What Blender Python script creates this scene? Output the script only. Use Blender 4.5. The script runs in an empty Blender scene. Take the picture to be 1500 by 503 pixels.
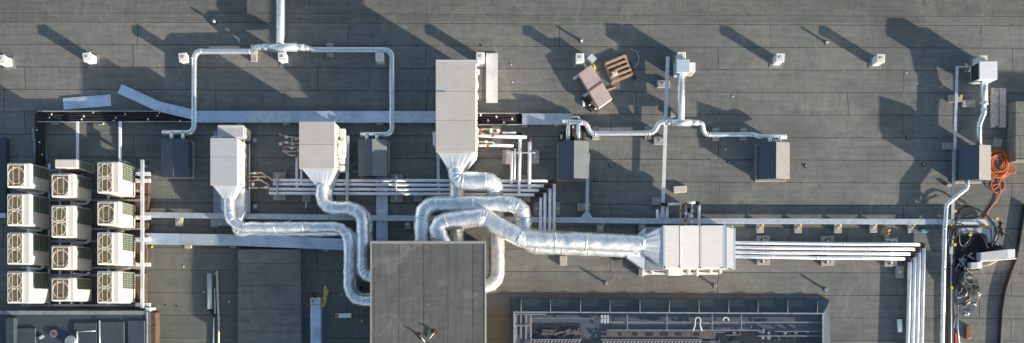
import bpy, bmesh, math, random
from mathutils import Vector, Matrix, noise
random.seed(7)
PI = math.pi
C = bpy.context.scene.collection
F, H = 1333.0, 40.4            # focal length in photo pixels, camera height above the roof (m)
NX, NY = 750.0, 445.0          # the point of the photo straight below the camera
TAN_E = 0.24                   # tangent of the sun's elevation

def P(px, py, z=0.0):
    """plan position (m) of a point read off the photo at height z"""
    k = (H - z) / F
    return Vector(((px - NX) * k, (NY - py) * k, z))
def M_(px, z=0.0):             # a length in photo pixels -> metres
    return px * (H - z) / F

# ------------------------------------------------------------------ materials
def _nodes(name):
    m = bpy.data.materials.new(name); m.use_nodes = True
    nt = m.node_tree; b = nt.nodes['Principled BSDF']
    return m, nt, b
def N(nt, t, **kw):
    n = nt.nodes.new(t)
    for k, v in kw.items():
        if k in n.inputs: n.inputs[k].default_value = v
        else: setattr(n, k, v)
    return n
def L(nt, a, b): nt.links.new(a, b)
def col4(c): return (c[0], c[1], c[2], 1)
def ramp(nt, src, stops):
    r = N(nt, 'ShaderNodeValToRGB')
    els = r.color_ramp.elements
    while len(els) > 1: els.remove(els[-1])
    els[0].position = stops[0][0]; els[0].color = col4(stops[0][1])
    for p, c in stops[1:]:
        e = els.new(p); e.color = col4(c)
    L(nt, src, r.inputs[0]); return r
def mixc(nt, fac, a, b, mode='MIX'):
    n = N(nt, 'ShaderNodeMix', data_type='RGBA', blend_type=mode)
    if isinstance(fac, (int, float)): n.inputs[0].default_value = fac
    else: L(nt, fac, n.inputs[0])
    for s, i in ((a, 6), (b, 7)):
        if isinstance(s, (tuple, list)): n.inputs[i].default_value = col4(s)
        else: L(nt, s, n.inputs[i])
    return n.outputs[2]
def world_pos(nt):
    g = N(nt, 'ShaderNodeNewGeometry'); return g.outputs['Position']

def plain(name, c, rough=0.6, metal=0.0, var=0.25, scale=3.0, dirt=(0.10, 0.08, 0.06), dirt_amt=0.25, bump=0.15, bscale=40.0, spec=0.5):
    m, nt, b = _nodes(name)
    pos = world_pos(nt)
    n1 = N(nt, 'ShaderNodeTexNoise', Scale=scale, Detail=6.0, Roughness=0.62); L(nt, pos, n1.inputs['Vector'])
    dark = tuple(x * (1 - var) for x in c); light = tuple(min(1, x * (1 + var * 0.35)) for x in c)
    r = ramp(nt, n1.outputs['Fac'], [(0.32, dark), (0.52, c), (0.7, light)])
    n2 = N(nt, 'ShaderNodeTexNoise', Scale=scale * 4.3, Detail=8.0, Roughness=0.75); L(nt, pos, n2.inputs['Vector'])
    f = ramp(nt, n2.outputs['Fac'], [(0.52, (0, 0, 0)), (0.72, (dirt_amt,) * 3)])
    oi = N(nt, 'ShaderNodeObjectInfo'); rv = N(nt, 'ShaderNodeMapRange'); L(nt, oi.outputs['Random'], rv.inputs[0]); rv.inputs[3].default_value = 0.89; rv.inputs[4].default_value = 1.05
    c3 = mixc(nt, f.outputs[0], r.outputs[0], dirt)
    vm = N(nt, 'ShaderNodeVectorMath', operation='SCALE'); L(nt, c3, vm.inputs[0]); L(nt, rv.outputs[0], vm.inputs['Scale'])
    # grime runs along one direction
    gm = N(nt, 'ShaderNodeMapping'); L(nt, pos, gm.inputs[0]); gm.inputs['Scale'].default_value = (1.2, 7.0, 1.2)
    gn = N(nt, 'ShaderNodeTexNoise', Scale=1.6, Detail=7.0, Roughness=0.75); L(nt, gm.outputs[0], gn.inputs['Vector'])
    gr = ramp(nt, gn.outputs['Fac'], [(0.34, (0.92, 0.91, 0.895)), (0.5, (1, 1, 1))])
    L(nt, mixc(nt, 1.0, vm.outputs[0], gr.outputs[0], 'MULTIPLY'), b.inputs['Base Color'])
    b.inputs['Metallic'].default_value = metal
    rr = N(nt, 'ShaderNodeMapRange'); L(nt, n2.outputs['Fac'], rr.inputs[0])
    rr.inputs[3].default_value = max(0.05, rough - 0.12); rr.inputs[4].default_value = min(1, rough + 0.15)
    L(nt, rr.outputs[0], b.inputs['Roughness'])
    b.inputs['Specular IOR Level'].default_value = spec
    if bump:
        n3 = N(nt, 'ShaderNodeTexNoise', Scale=bscale, Detail=4.0); L(nt, pos, n3.inputs['Vector'])
        bp = N(nt, 'ShaderNodeBump', Strength=bump, Distance=0.01); L(nt, n3.outputs['Fac'], bp.inputs['Height'])
        L(nt, bp.outputs[0], b.inputs['Normal'])
    return m

def felt(name, base, warm, rot=0.0, along_y=False, off=0.0, width=13.0, seam=0.035, lined=0.5, rowh=1.0, stain=False):
    """bitumen roofing felt in overlapping rolls: seams, worn granules, dust and water marks"""
    m, nt, b = _nodes(name)
    pos = world_pos(nt)
    mp = N(nt, 'ShaderNodeMapping'); L(nt, pos, mp.inputs[0])
    mp.inputs['Rotation'].default_value = (0, 0, rot + (PI / 2 if along_y else 0))
    mp.inputs['Location'].default_value = (3.7, off, 0)
    wn = N(nt, 'ShaderNodeTexNoise', Scale=0.55, Detail=5.0, Roughness=0.6); L(nt, mp.outputs[0], wn.inputs['Vector'])
    sc = N(nt, 'ShaderNodeVectorMath', operation='MULTIPLY_ADD')
    L(nt, wn.outputs['Color'], sc.inputs[0]); sc.inputs[1].default_value = (0.3, 0.045, 0); L(nt, mp.outputs[0], sc.inputs[2])
    br = N(nt, 'ShaderNodeTexBrick', offset=0.37, offset_frequency=2, squash=0.72, squash_frequency=3)
    L(nt, sc.outputs[0], br.inputs['Vector'])
    br.inputs['Color1'].default_value = (0.93, 0.93, 0.93, 1); br.inputs['Color2'].default_value = (1.05, 1.05, 1.05, 1)
    br.inputs['Mortar'].default_value = (0.0, 0, 0, 1)
    br.inputs['Scale'].default_value = 1.0; br.inputs['Mortar Size'].default_value = seam * 0.5
    br.inputs['Mortar Smooth'].default_value = 0.6; br.inputs['Bias'].default_value = 0
    br.inputs['Brick Width'].default_value = width; br.inputs['Row Height'].default_value = rowh
    # faint second line: the edge of each overlap
    br2 = N(nt, 'ShaderNodeTexBrick', offset=0.61, offset_frequency=2)
    m2 = N(nt, 'ShaderNodeMapping'); L(nt, sc.outputs[0], m2.inputs[0]); m2.inputs['Location'].default_value = (2.2, 0.42, 0)
    L(nt, m2.outputs[0], br2.inputs['Vector'])
    br2.inputs['Scale'].default_value = 1.0; br2.inputs['Mortar Size'].default_value = 0.03; br2.inputs['Mortar Smooth'].default_value = 1.0
    br2.inputs['Brick Width'].default_value = width * 0.63; br2.inputs['Row Height'].default_value = rowh
    # large patches, streaks along the roll, granules
    big = N(nt, 'ShaderNodeTexNoise', Scale=0.16, Detail=4.0, Roughness=0.55); L(nt, pos, big.inputs['Vector'])
    st = N(nt, 'ShaderNodeMapping'); L(nt, mp.outputs[0], st.inputs[0]); st.inputs['Scale'].default_value = (0.45, 6.0, 1)
    stn = N(nt, 'ShaderNodeTexNoise', Scale=1.0, Detail=8.0, Roughness=0.7); L(nt, st.outputs[0], stn.inputs['Vector'])
    cr = N(nt, 'ShaderNodeMapping'); L(nt, mp.outputs[0], cr.inputs[0]); cr.inputs['Scale'].default_value = (7.0, 0.8, 1)
    crn = N(nt, 'ShaderNodeTexNoise', Scale=1.0, Detail=7.0, Roughness=0.72); L(nt, cr.outputs[0], crn.inputs['Vector'])
    fine = N(nt, 'ShaderNodeTexNoise', Scale=26.0, Detail=6.0, Roughness=0.85); L(nt, pos, fine.inputs['Vector'])
    mid = N(nt, 'ShaderNodeTexNoise', Scale=2.2, Detail=9.0, Roughness=0.72); L(nt, pos, mid.inputs['Vector'])
    c = ramp(nt, big.outputs['Fac'], [(0.35, base), (0.62, warm)]).outputs[0]
    c = mixc(nt, 1.0, c, br.outputs['Color'], 'MULTIPLY')
    # put the mortar back: only a partial darkening whose depth varies along the seam
    c0 = ramp(nt, big.outputs['Fac'], [(0.35, base), (0.62, warm)]).outputs[0]
    sm = ramp(nt, stn.outputs['Fac'], [(0.32, (0.45,) * 3), (0.55, (1.0,) * 3)])
    mlt = N(nt, 'ShaderNodeMath', operation='MULTIPLY'); L(nt, br.outputs['Fac'], mlt.inputs[0]); L(nt, sm.outputs[0], mlt.inputs[1])
    inv = N(nt, 'ShaderNodeMath', operation='SUBTRACT'); inv.inputs[0].default_value = 1.0; L(nt, br.outputs['Fac'], inv.inputs[1])
    c = mixc(nt, br.outputs['Fac'], c, c0)
    c = mixc(nt, mlt.outputs[0], c, (0.012, 0.008, 0.006))
    m2f = N(nt, 'ShaderNodeMath', operation='MULTIPLY'); L(nt, br2.outputs['Fac'], m2f.inputs[0]); m2f.inputs[1].default_value = 0.28 * lined
    c = mixc(nt, m2f.outputs[0], c, tuple(x * 0.55 for x in base))
    s = ramp(nt, stn.outputs['Fac'], [(0.3, (0.78,) * 3), (0.5, (1.0,) * 3), (0.72, (1.16,) * 3)])
    c = mixc(nt, 1.0, c, s.outputs[0], 'MULTIPLY')
    s = ramp(nt, crn.outputs['Fac'], [(0.3, (0.86,) * 3), (0.5, (1.0,) * 3), (0.75, (1.12,) * 3)])
    c = mixc(nt, 1.0, c, s.outputs[0], 'MULTIPLY')
    s = ramp(nt, fine.outputs['Fac'], [(0.3, (0.72,) * 3), (0.5, (1.0,) * 3), (0.75, (1.35,) * 3)])
    c = mixc(nt, 1.0, c, s.outputs[0], 'MULTIPLY')
    s = ramp(nt, mid.outputs['Fac'], [(0.28, (0.74, 0.78, 0.80)), (0.5, (1.0,) * 3), (0.7, (1.16, 1.13, 1.08))])
    c = mixc(nt, 1.0, c, s.outputs[0], 'MULTIPLY')
    # dusty light stains and a few rusty ones
    pn = N(nt, 'ShaderNodeTexNoise', Scale=0.6, Detail=7.0, Roughness=0.68); L(nt, sc.outputs[0], pn.inputs['Vector'])
    pr = ramp(nt, pn.outputs['Fac'], [(0.60, (0, 0, 0)), (0.74, (0.35,) * 3)])
    c = mixc(nt, pr.outputs[0], c, (0.27, 0.25, 0.20))
    pr = ramp(nt, pn.outputs['Fac'], [(0.24, (0.45,) * 3), (0.36, (0, 0, 0))])
    c = mixc(nt, pr.outputs[0], c, (0.07, 0.075, 0.075))
    vo = N(nt, 'ShaderNodeTexNoise', Scale=1.3, Detail=5.0, Roughness=0.7); L(nt, sc.outputs[0], vo.inputs['Vector'])
    rs = ramp(nt, vo.outputs['Fac'], [(0.70, (0, 0, 0)), (0.80, (0.5,) * 3)])
    c = mixc(nt, rs.outputs[0], c, (0.20, 0.10, 0.05))
    pd = N(nt, 'ShaderNodeTexNoise', Scale=0.33, Detail=3.0, Roughness=0.5, Distortion=0.6); L(nt, pos, pd.inputs['Vector'])
    rg = ramp(nt, pd.outputs['Fac'], [(0.545, (0, 0, 0)), (0.560, (0.30,) * 3), (0.570, (0.06,) * 3), (0.64, (0.02,) * 3), (0.66, (0.22,) * 3), (0.68, (0, 0, 0))])
    c = mixc(nt, rg.outputs[0], c, (0.30, 0.28, 0.23))
    pf = ramp(nt, pd.outputs['Fac'], [(0.36, (0.38,) * 3), (0.44, (0, 0, 0))])
    c = mixc(nt, pf.outputs[0], c, (0.10, 0.105, 0.10))
    sc2 = N(nt, 'ShaderNodeMapping'); L(nt, pos, sc2.inputs[0]); sc2.inputs['Rotation'].default_value = (0, 0, 0.5); sc2.inputs['Scale'].default_value = (0.8, 9.0, 1)
    scn = N(nt, 'ShaderNodeTexNoise', Scale=0.9, Detail=6.0, Roughness=0.8); L(nt, sc2.outputs[0], scn.inputs['Vector'])
    scr = ramp(nt, scn.outputs['Fac'], [(0.64, (0, 0, 0)), (0.72, (0.35,) * 3)])
    c = mixc(nt, scr.outputs[0], c, (0.26, 0.25, 0.22))
    # sparse small litter specks
    vr = N(nt, 'ShaderNodeTexVoronoi', Scale=1.1); L(nt, pos, vr.inputs['Vector'])
    sp = ramp(nt, vr.outputs['Distance'], [(0.018, (0.8,) * 3), (0.03, (0, 0, 0))])
    spc = ramp(nt, vr.outputs['Color'], [(0.3, (0.02, 0.02, 0.02)), (0.55, (0.05, 0.04, 0.03)), (0.75, (0.5, 0.48, 0.42))])
    c = mixc(nt, sp.outputs[0], c, spc.outputs[0])
    if stain:
        # brown silt washed against the skylight and the gap beside the shaft; darker, greener felt in the lower left
        sp3 = N(nt, 'ShaderNodeSeparateXYZ'); L(nt, pos, sp3.inputs[0])
        def win(sock, lo0, lo1, hi0, hi1):
            a = N(nt, 'ShaderNodeMapRange', interpolation_type='SMOOTHSTEP'); L(nt, sock, a.inputs[0]); a.inputs[1].default_value = lo0; a.inputs[2].default_value = lo1
            z = N(nt, 'ShaderNodeMapRange', interpolation_type='SMOOTHSTEP'); L(nt, sock, z.inputs[0]); z.inputs[1].default_value = hi0; z.inputs[2].default_value = hi1; z.inputs[3].default_value = 1; z.inputs[4].default_value = 0
            mm = N(nt, 'ShaderNodeMath', operation='MULTIPLY'); L(nt, a.outputs[0], mm.inputs[0]); L(nt, z.outputs[0], mm.inputs[1]); return mm.outputs[0]
        def mul(p, q):
            mm = N(nt, 'ShaderNodeMath', operation='MULTIPLY')
            for i_, v_ in enumerate((p, q)):
                if isinstance(v_, float): mm.inputs[i_].default_value = v_
                else: L(nt, v_, mm.inputs[i_])
            return mm.outputs[0]
        sn = ramp(nt, pn.outputs['Fac'], [(0.38, (0.1,) * 3), (0.6, (1,) * 3)]).outputs[0]
        k1 = mul(mul(win(sp3.outputs[0], -1.8, -0.6, 9.0, 14.0), win(sp3.outputs[1], 0.12, 0.3, 0.35, 1.25)), sn)
        c = mixc(nt, mul(k1, 0.6), c, (0.15, 0.105, 0.07))
        k2 = mul(win(sp3.outputs[0], -1.4, -1.2, -0.3, 0.0), win(sp3.outputs[1], -4.0, -1.5, -0.5, 0.3))
        c = mixc(nt, mul(k2, 0.65), c, (0.22, 0.14, 0.07))
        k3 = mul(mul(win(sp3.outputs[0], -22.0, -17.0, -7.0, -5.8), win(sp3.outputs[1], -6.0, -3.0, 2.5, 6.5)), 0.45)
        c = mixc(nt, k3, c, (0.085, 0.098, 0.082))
        k4 = mul(mul(win(sp3.outputs[0], 13.5, 14.5, 23.0, 24.0), win(sp3.outputs[1], 0.6, 1.0, 3.4, 4.2)), 0.0)
    L(nt, c, b.inputs['Base Color'])
    b.inputs['Roughness'].default_value = 0.86; b.inputs['Specular IOR Level'].default_value = 0.35
    ad = N(nt, 'ShaderNodeMath', operation='MULTIPLY_ADD'); L(nt, fine.outputs['Fac'], ad.inputs[0]); ad.inputs[1].default_value = 0.35; L(nt, mid.outputs['Fac'], ad.inputs[2])
    ad2 = N(nt, 'ShaderNodeMath', operation='MULTIPLY_ADD'); L(nt, br.outputs['Fac'], ad2.inputs[0]); ad2.inputs[1].default_value = -1.5; L(nt, ad.outputs[0], ad2.inputs[2])
    ad3 = N(nt, 'ShaderNodeMath', operation='MULTIPLY_ADD'); L(nt, stn.outputs['Fac'], ad3.inputs[0]); ad3.inputs[1].default_value = 0.8; L(nt, ad2.outputs[0], ad3.inputs[2])
    bp = N(nt, 'ShaderNodeBump', Strength=0.55, Distance=0.012); L(nt, ad3.outputs[0], bp.inputs['Height'])
    L(nt, bp.outputs[0], b.inputs['Normal'])
    return m

def tubemat(name, c, rough, metal, rib=0.0, rib_period=0.12, crinkle=0.0, warm=0.0, text=False, spec=0.5):
    """duct skin: u of the UV runs along the duct in metres, v around it"""
    m, nt, b = _nodes(name)
    uv = N(nt, 'ShaderNodeUVMap'); pos = world_pos(nt)
    sep = N(nt, 'ShaderNodeSeparateXYZ'); L(nt, uv.outputs[0], sep.inputs[0])
    n1 = N(nt, 'ShaderNodeTexNoise', Scale=4.0, Detail=8.0, Roughness=0.7); L(nt, pos, n1.inputs['Vector'])
    dark = tuple(x * 0.86 for x in c)
    cc = ramp(nt, n1.outputs['Fac'], [(0.34, dark), (0.56, c)]).outputs[0]
    n5 = N(nt, 'ShaderNodeTexNoise', Scale=1.2, Detail=5.0, Roughness=0.7); L(nt, pos, n5.inputs['Vector'])
    dr = ramp(nt, n5.outputs['Fac'], [(0.55, (0, 0, 0)), (0.75, (0.35 + warm,) * 3)])
    cc = mixc(nt, dr.outputs[0], cc, (c[0] * 0.72, c[1] * 0.60, c[2] * 0.45))
    hsum = None
    if rib:
        dv = N(nt, 'ShaderNodeMath', operation='DIVIDE'); L(nt, sep.outputs[0], dv.inputs[0]); dv.inputs[1].default_value = rib_period
        aa = N(nt, 'ShaderNodeMath', operation='ADD'); L(nt, dv.outputs[0], aa.inputs[0]); L(nt, sep.outputs[1], aa.inputs[1])
        fr = N(nt, 'ShaderNodeMath', operation='FRACT'); L(nt, aa.outputs[0], fr.inputs[0])
        rr = ramp(nt, fr.outputs[0], [(0.0, (1, 1, 1)), (0.16, (0, 0, 0)), (0.86, (0, 0, 0)), (1.0, (1, 1, 1))])
        cc = mixc(nt, rr.outputs[0], cc, tuple(x * (0.62 if rib > 0.5 else 0.8) for x in c))
        hsum = rr.outputs[0]
    L(nt, cc, b.inputs['Base Color'])
    b.inputs['Metallic'].default_value = metal; b.inputs['Specular IOR Level'].default_value = spec
    ro = N(nt, 'ShaderNodeMapRange'); L(nt, n1.outputs['Fac'], ro.inputs[0]); ro.inputs[3].default_value = rough - 0.04; ro.inputs[4].default_value = rough + 0.08
    L(nt, ro.outputs[0], b.inputs['Roughness'])
    last = None
    if hsum:
        bp = N(nt, 'ShaderNodeBump', Strength=rib, Distance=0.012); L(nt, hsum, bp.inputs['Height']); last = bp
    if crinkle:
        vo = N(nt, 'ShaderNodeTexVoronoi', Scale=9.0, feature='DISTANCE_TO_EDGE')
        dn = N(nt, 'ShaderNodeTexNoise', Scale=6.0, Detail=5.0, Roughness=0.6); L(nt, pos, dn.inputs['Vector'])
        mx = N(nt, 'ShaderNodeVectorMath', operation='MULTIPLY_ADD'); L(nt, dn.outputs['Color'], mx.inputs[0]); mx.inputs[1].default_value = (0.35,) * 3; L(nt, pos, mx.inputs[2])
        L(nt, mx.outputs[0], vo.inputs['Vector'])
        ad = N(nt, 'ShaderNodeMath', operation='ADD'); L(nt, vo.outputs['Distance'], ad.inputs[0]); L(nt, dn.outputs['Fac'], ad.inputs[1])
        bp2 = N(nt, 'ShaderNodeBump', Strength=crinkle, Distance=0.05); L(nt, ad.outputs[0], bp2.inputs['Height'])
        if last: L(nt, last.outputs[0], bp2.inputs['Normal'])
        last = bp2
    if last: L(nt, last.outputs[0], b.inputs['Normal'])
    return m

def glassmat(name):
    m = bpy.data.materials.new(name); m.use_nodes = True
    nt = m.node_tree; nt.nodes.clear()
    o = nt.nodes.new('ShaderNodeOutputMaterial'); mx = nt.nodes.new('ShaderNodeMixShader')
    t = nt.nodes.new('ShaderNodeBsdfTransparent'); g = nt.nodes.new('ShaderNodeBsdfGlossy')
    t.inputs[0].default_value = (0.86, 0.86, 0.86, 1); g.inputs[0].default_value = (0.75, 0.75, 0.75, 1); g.inputs['Roughness'].default_value = 0.06
    mx.inputs[0].default_value = 0.12
    nt.links.new(t.outputs[0], mx.inputs[1]); nt.links.new(g.outputs[0], mx.inputs[2]); nt.links.new(mx.outputs[0], o.inputs[0])
    return m

MT = dict(
    roof=felt('roofing_felt', (0.158, 0.161, 0.153), (0.196, 0.191, 0.174), rot=0.004, off=0.55, stain=True),
    roof_top=felt('roofing_felt_newer', (0.135, 0.135, 0.125), (0.165, 0.16, 0.143), rot=0.004, off=0.15, width=11, seam=0.02),
    roof_block=felt('felt_on_shaft', (0.122, 0.121, 0.117), (0.138, 0.135, 0.129), along_y=True, off=0.60, width=40, seam=0.035, rowh=1.03),
    roof_low=felt('felt_on_low_block', (0.155, 0.158, 0.15), (0.175, 0.172, 0.162), off=0.2, seam=0.02),
    galv=plain('galvanised_steel', (0.70, 0.74, 0.78), 0.40, 0.55, 0.22, 5.0, (0.42, 0.45, 0.48), 0.5, 0.12, 8),
    galv_lid=plain('galvanised_lid_sky_tint', (0.72, 0.82, 0.95), 0.36, 0.6, 0.28, 1.3, (0.46, 0.50, 0.56), 0.55, 0.2, 5),  # the sky's blue reflection is tinted into the base colour
    galv_white=plain('pale_zinc_sheet', (0.78, 0.79, 0.79), 0.5, 0.2, 0.15, 2.5, (0.6, 0.6, 0.6), 0.4, 0.1, 6),
    galv_dark=plain('weathered_zinc', (0.36, 0.40, 0.44), 0.5, 0.5, 0.3, 4.0, (0.2, 0.2, 0.2), 0.5),
    spiral=tubemat('spiral_duct_steel', (0.84, 0.87, 0.90), 0.26, 0.72, rib=0.35, rib_period=0.11),
    fitting=tubemat('duct_fitting_steel', (0.80, 0.82, 0.84), 0.30, 0.7, rib=0.0, crinkle=0.0),
    foil=tubemat('foil_insulation', (0.97, 0.97, 0.98), 0.25, 0.76, rib=0.3, rib_period=0.9, crinkle=0.28, warm=0.15),
    foil_bright=tubemat('foil_insulation_fresh', (0.95, 0.91, 0.84), 0.27, 0.7, rib=0.2, rib_period=0.9, crinkle=0.28, warm=0.4),
    pipe_white=tubemat('white_pipe_jacket', (0.95, 0.93, 0.95), 0.42, 0.0, rib=0.15, rib_period=1.0),
    rubber=plain('black_rubber_insulation', (0.022, 0.018, 0.018), 0.7, 0, 0.3, 12, (0.12, 0.09, 0.07), 0.4),
    tape=plain('white_tape', (0.82, 0.8, 0.76), 0.6, 0, 0.1, 9),
    ahu_grey=plain('light_grey_casing', (0.50, 0.50, 0.515), 0.55, 0, 0.06, 2.2, (0.38, 0.37, 0.36), 0.22, 0.05),
    ahu_warm=plain('warm_grey_casing', (0.56, 0.515, 0.475), 0.55, 0, 0.07, 2.0, (0.42, 0.39, 0.35), 0.25, 0.05),
    ahu_cream=plain('cream_casing', (0.86, 0.80, 0.75), 0.5, 0, 0.05, 1.6, (0.6, 0.55, 0.5), 0.15, 0.05),
    ahu_side=plain('off_white_door_panel', (0.78, 0.745, 0.68), 0.5, 0, 0.08, 4, (0.45, 0.38, 0.28), 0.35, 0.05),
    ac_ring=plain('cream_fan_ring', (0.86, 0.76, 0.60), 0.45, 0, 0.06, 5),
    fan_blade=plain('brown_fan_blade', (0.24, 0.195, 0.16), 0.6, 0, 0.2, 14),
    ac_body=plain('ivory_condenser_casing', (0.75, 0.69, 0.605), 0.45, 0, 0.06, 5, (0.5, 0.42, 0.32), 0.2, 0.04),
    ac_grille=plain('fan_guard_plastic', (0.27, 0.225, 0.17), 0.5, 0, 0.1, 10),
    ac_brown=plain('brown_guard_slats', (0.33, 0.27, 0.20), 0.5, 0, 0.1, 10),
    ac_yellow=plain('yellowed_guard_bar', (0.66, 0.54, 0.27), 0.5, 0, 0.1, 10),
    fan_dark=plain('dark_brown_fan', (0.17, 0.135, 0.11), 0.6, 0, 0.3, 14),
    coil=plain('dark_green_coil', (0.012, 0.045, 0.035), 0.4, 0.2, 0.4, 25, (0.05, 0.08, 0.05), 0.3),
    coil_bar=plain('green_wire_guard', (0.42, 0.45, 0.36), 0.5, 0, 0.15, 9),
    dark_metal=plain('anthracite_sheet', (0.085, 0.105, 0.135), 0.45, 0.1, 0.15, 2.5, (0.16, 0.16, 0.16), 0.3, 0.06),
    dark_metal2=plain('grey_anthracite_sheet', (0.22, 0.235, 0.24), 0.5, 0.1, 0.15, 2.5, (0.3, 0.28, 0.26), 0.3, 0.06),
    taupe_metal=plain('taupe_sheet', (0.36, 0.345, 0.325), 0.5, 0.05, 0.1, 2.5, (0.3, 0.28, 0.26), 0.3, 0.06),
    concrete=plain('concrete_block', (0.42, 0.385, 0.34), 0.9, 0, 0.22, 7, (0.22, 0.2, 0.17), 0.5, 0.5, 60),
    concrete_w=plain('pale_concrete', (0.66, 0.60, 0.53), 0.9, 0, 0.15, 7, (0.35, 0.28, 0.22), 0.4, 0.4, 60),
    post=plain('white_post_paint', (0.80, 0.76, 0.69), 0.6, 0, 0.12, 9, (0.45, 0.33, 0.22), 0.35),
    white=plain('white_paint', (0.86, 0.87, 0.88), 0.4, 0, 0.05, 5, (0.6, 0.6, 0.6), 0.1),
    bluegrey=plain('blue_grey_paint', (0.50, 0.60, 0.68), 0.45, 0.1, 0.08, 5),
    yellow=plain('yellow_plastic', (0.85, 0.60, 0.03), 0.5, 0, 0.15, 9),
    orange=plain('orange_hose', (0.95, 0.22, 0.03), 0.5, 0, 0.25, 9, (0.3, 0.1, 0.05), 0.3),
    red=plain('red_plastic', (0.6, 0.07, 0.03), 0.5),
    rust=plain('rusty_steel', (0.13, 0.075, 0.045), 0.85, 0.1, 0.5, 3, (0.05, 0.03, 0.02), 0.7, 0.5, 25),
    wood=plain('weathered_wood', (0.50, 0.32, 0.19), 0.85, 0, 0.25, 8, (0.2, 0.12, 0.07), 0.5, 0.4, 30),
    wood_grey=plain('grey_old_planks', (0.66, 0.54, 0.47), 0.85, 0, 0.3, 6, (0.2, 0.15, 0.12), 0.5, 0.4, 30),
    teal=plain('teal_paint', (0.16, 0.45, 0.48), 0.6, 0, 0.4, 14),
    copper=plain('copper_pipe', (0.40, 0.19, 0.11), 0.4, 0.5, 0.3, 12),
    brass=plain('brass_valve', (0.72, 0.58, 0.46), 0.45, 0.2, 0.3, 14),
    wool=plain('yellow_mineral_wool', (0.95, 0.74, 0.26), 0.95, 0, 0.3, 9, (0.4, 0.3, 0.1), 0.5, 0.9, 30),
    pinkmetal=plain('dusty_brown_sheet', (0.56, 0.45, 0.40), 0.7, 0.0, 0.15, 2.5, (0.36, 0.26, 0.2), 0.5, 0.15),
    green_pipe=plain('pale_green_pipe', (0.36, 0.46, 0.46), 0.5, 0.0, 0.1, 5),
    navy=plain('blue_black_metal', (0.05, 0.07, 0.09), 0.5, 0.15, 0.25, 1.2, (0.15, 0.19, 0.22), 0.5, 0.25, 9),
    navy2=plain('slate_blue_sheet', (0.058, 0.075, 0.092), 0.5, 0.15, 0.2, 1.6, (0.09, 0.11, 0.14), 0.5, 0.25, 9),
    cone=plain('zinc_coated_transition', (0.88, 0.90, 0.92), 0.36, 0.5, 0.12, 3.0, (0.65, 0.67, 0.70), 0.5, 0.25, 5),
    seam_grey=plain('dull_seam_cap', (0.15, 0.155, 0.155), 0.6, 0.1, 0.2, 4),
    clad=plain('petrol_cladding', (0.055, 0.085, 0.10), 0.42, 0.2, 0.2, 2.0, (0.12, 0.14, 0.15), 0.4, 0.08),
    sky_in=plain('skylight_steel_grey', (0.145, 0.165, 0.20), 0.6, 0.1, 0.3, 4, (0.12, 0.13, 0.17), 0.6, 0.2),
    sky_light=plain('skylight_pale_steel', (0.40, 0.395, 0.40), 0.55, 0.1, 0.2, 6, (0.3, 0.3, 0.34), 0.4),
    near_black=plain('near_black_fill', (0.02, 0.022, 0.03), 0.9, 0, 0.5, 5, (0.12, 0.09, 0.07), 0.7, 0.8, 12),  # near-black for scraps, and for the shade inside openings
    brownbeam=plain('brown_grey_beam', (0.22, 0.18, 0.155), 0.8, 0, 0.3, 4, (0.1, 0.09, 0.08), 0.6, 0.4),
    tarp=plain('crumpled_foil_sheet', (0.42, 0.40, 0.38), 0.20, 0.85, 0.97, 1.6, (0.012, 0.012, 0.015), 0.3, 0.35, 7),
    glass=glassmat('skylight_glass'),
    blue=plain('blue_plastic', (0.10, 0.42, 0.60), 0.5),
    green=plain('green_plate', (0.08, 0.33, 0.18), 0.5),
    cardboard=plain('tan_sacking', (0.52, 0.36, 0.22), 0.9, 0, 0.3, 8),
    wet=plain('dark_wet_patch', (0.035, 0.045, 0.05), 0.5, 0, 0.3, 2),
    ground=plain('far_ground', (0.10, 0.10, 0.09), 0.95, 0, 0.4, 0.05),
)

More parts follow.
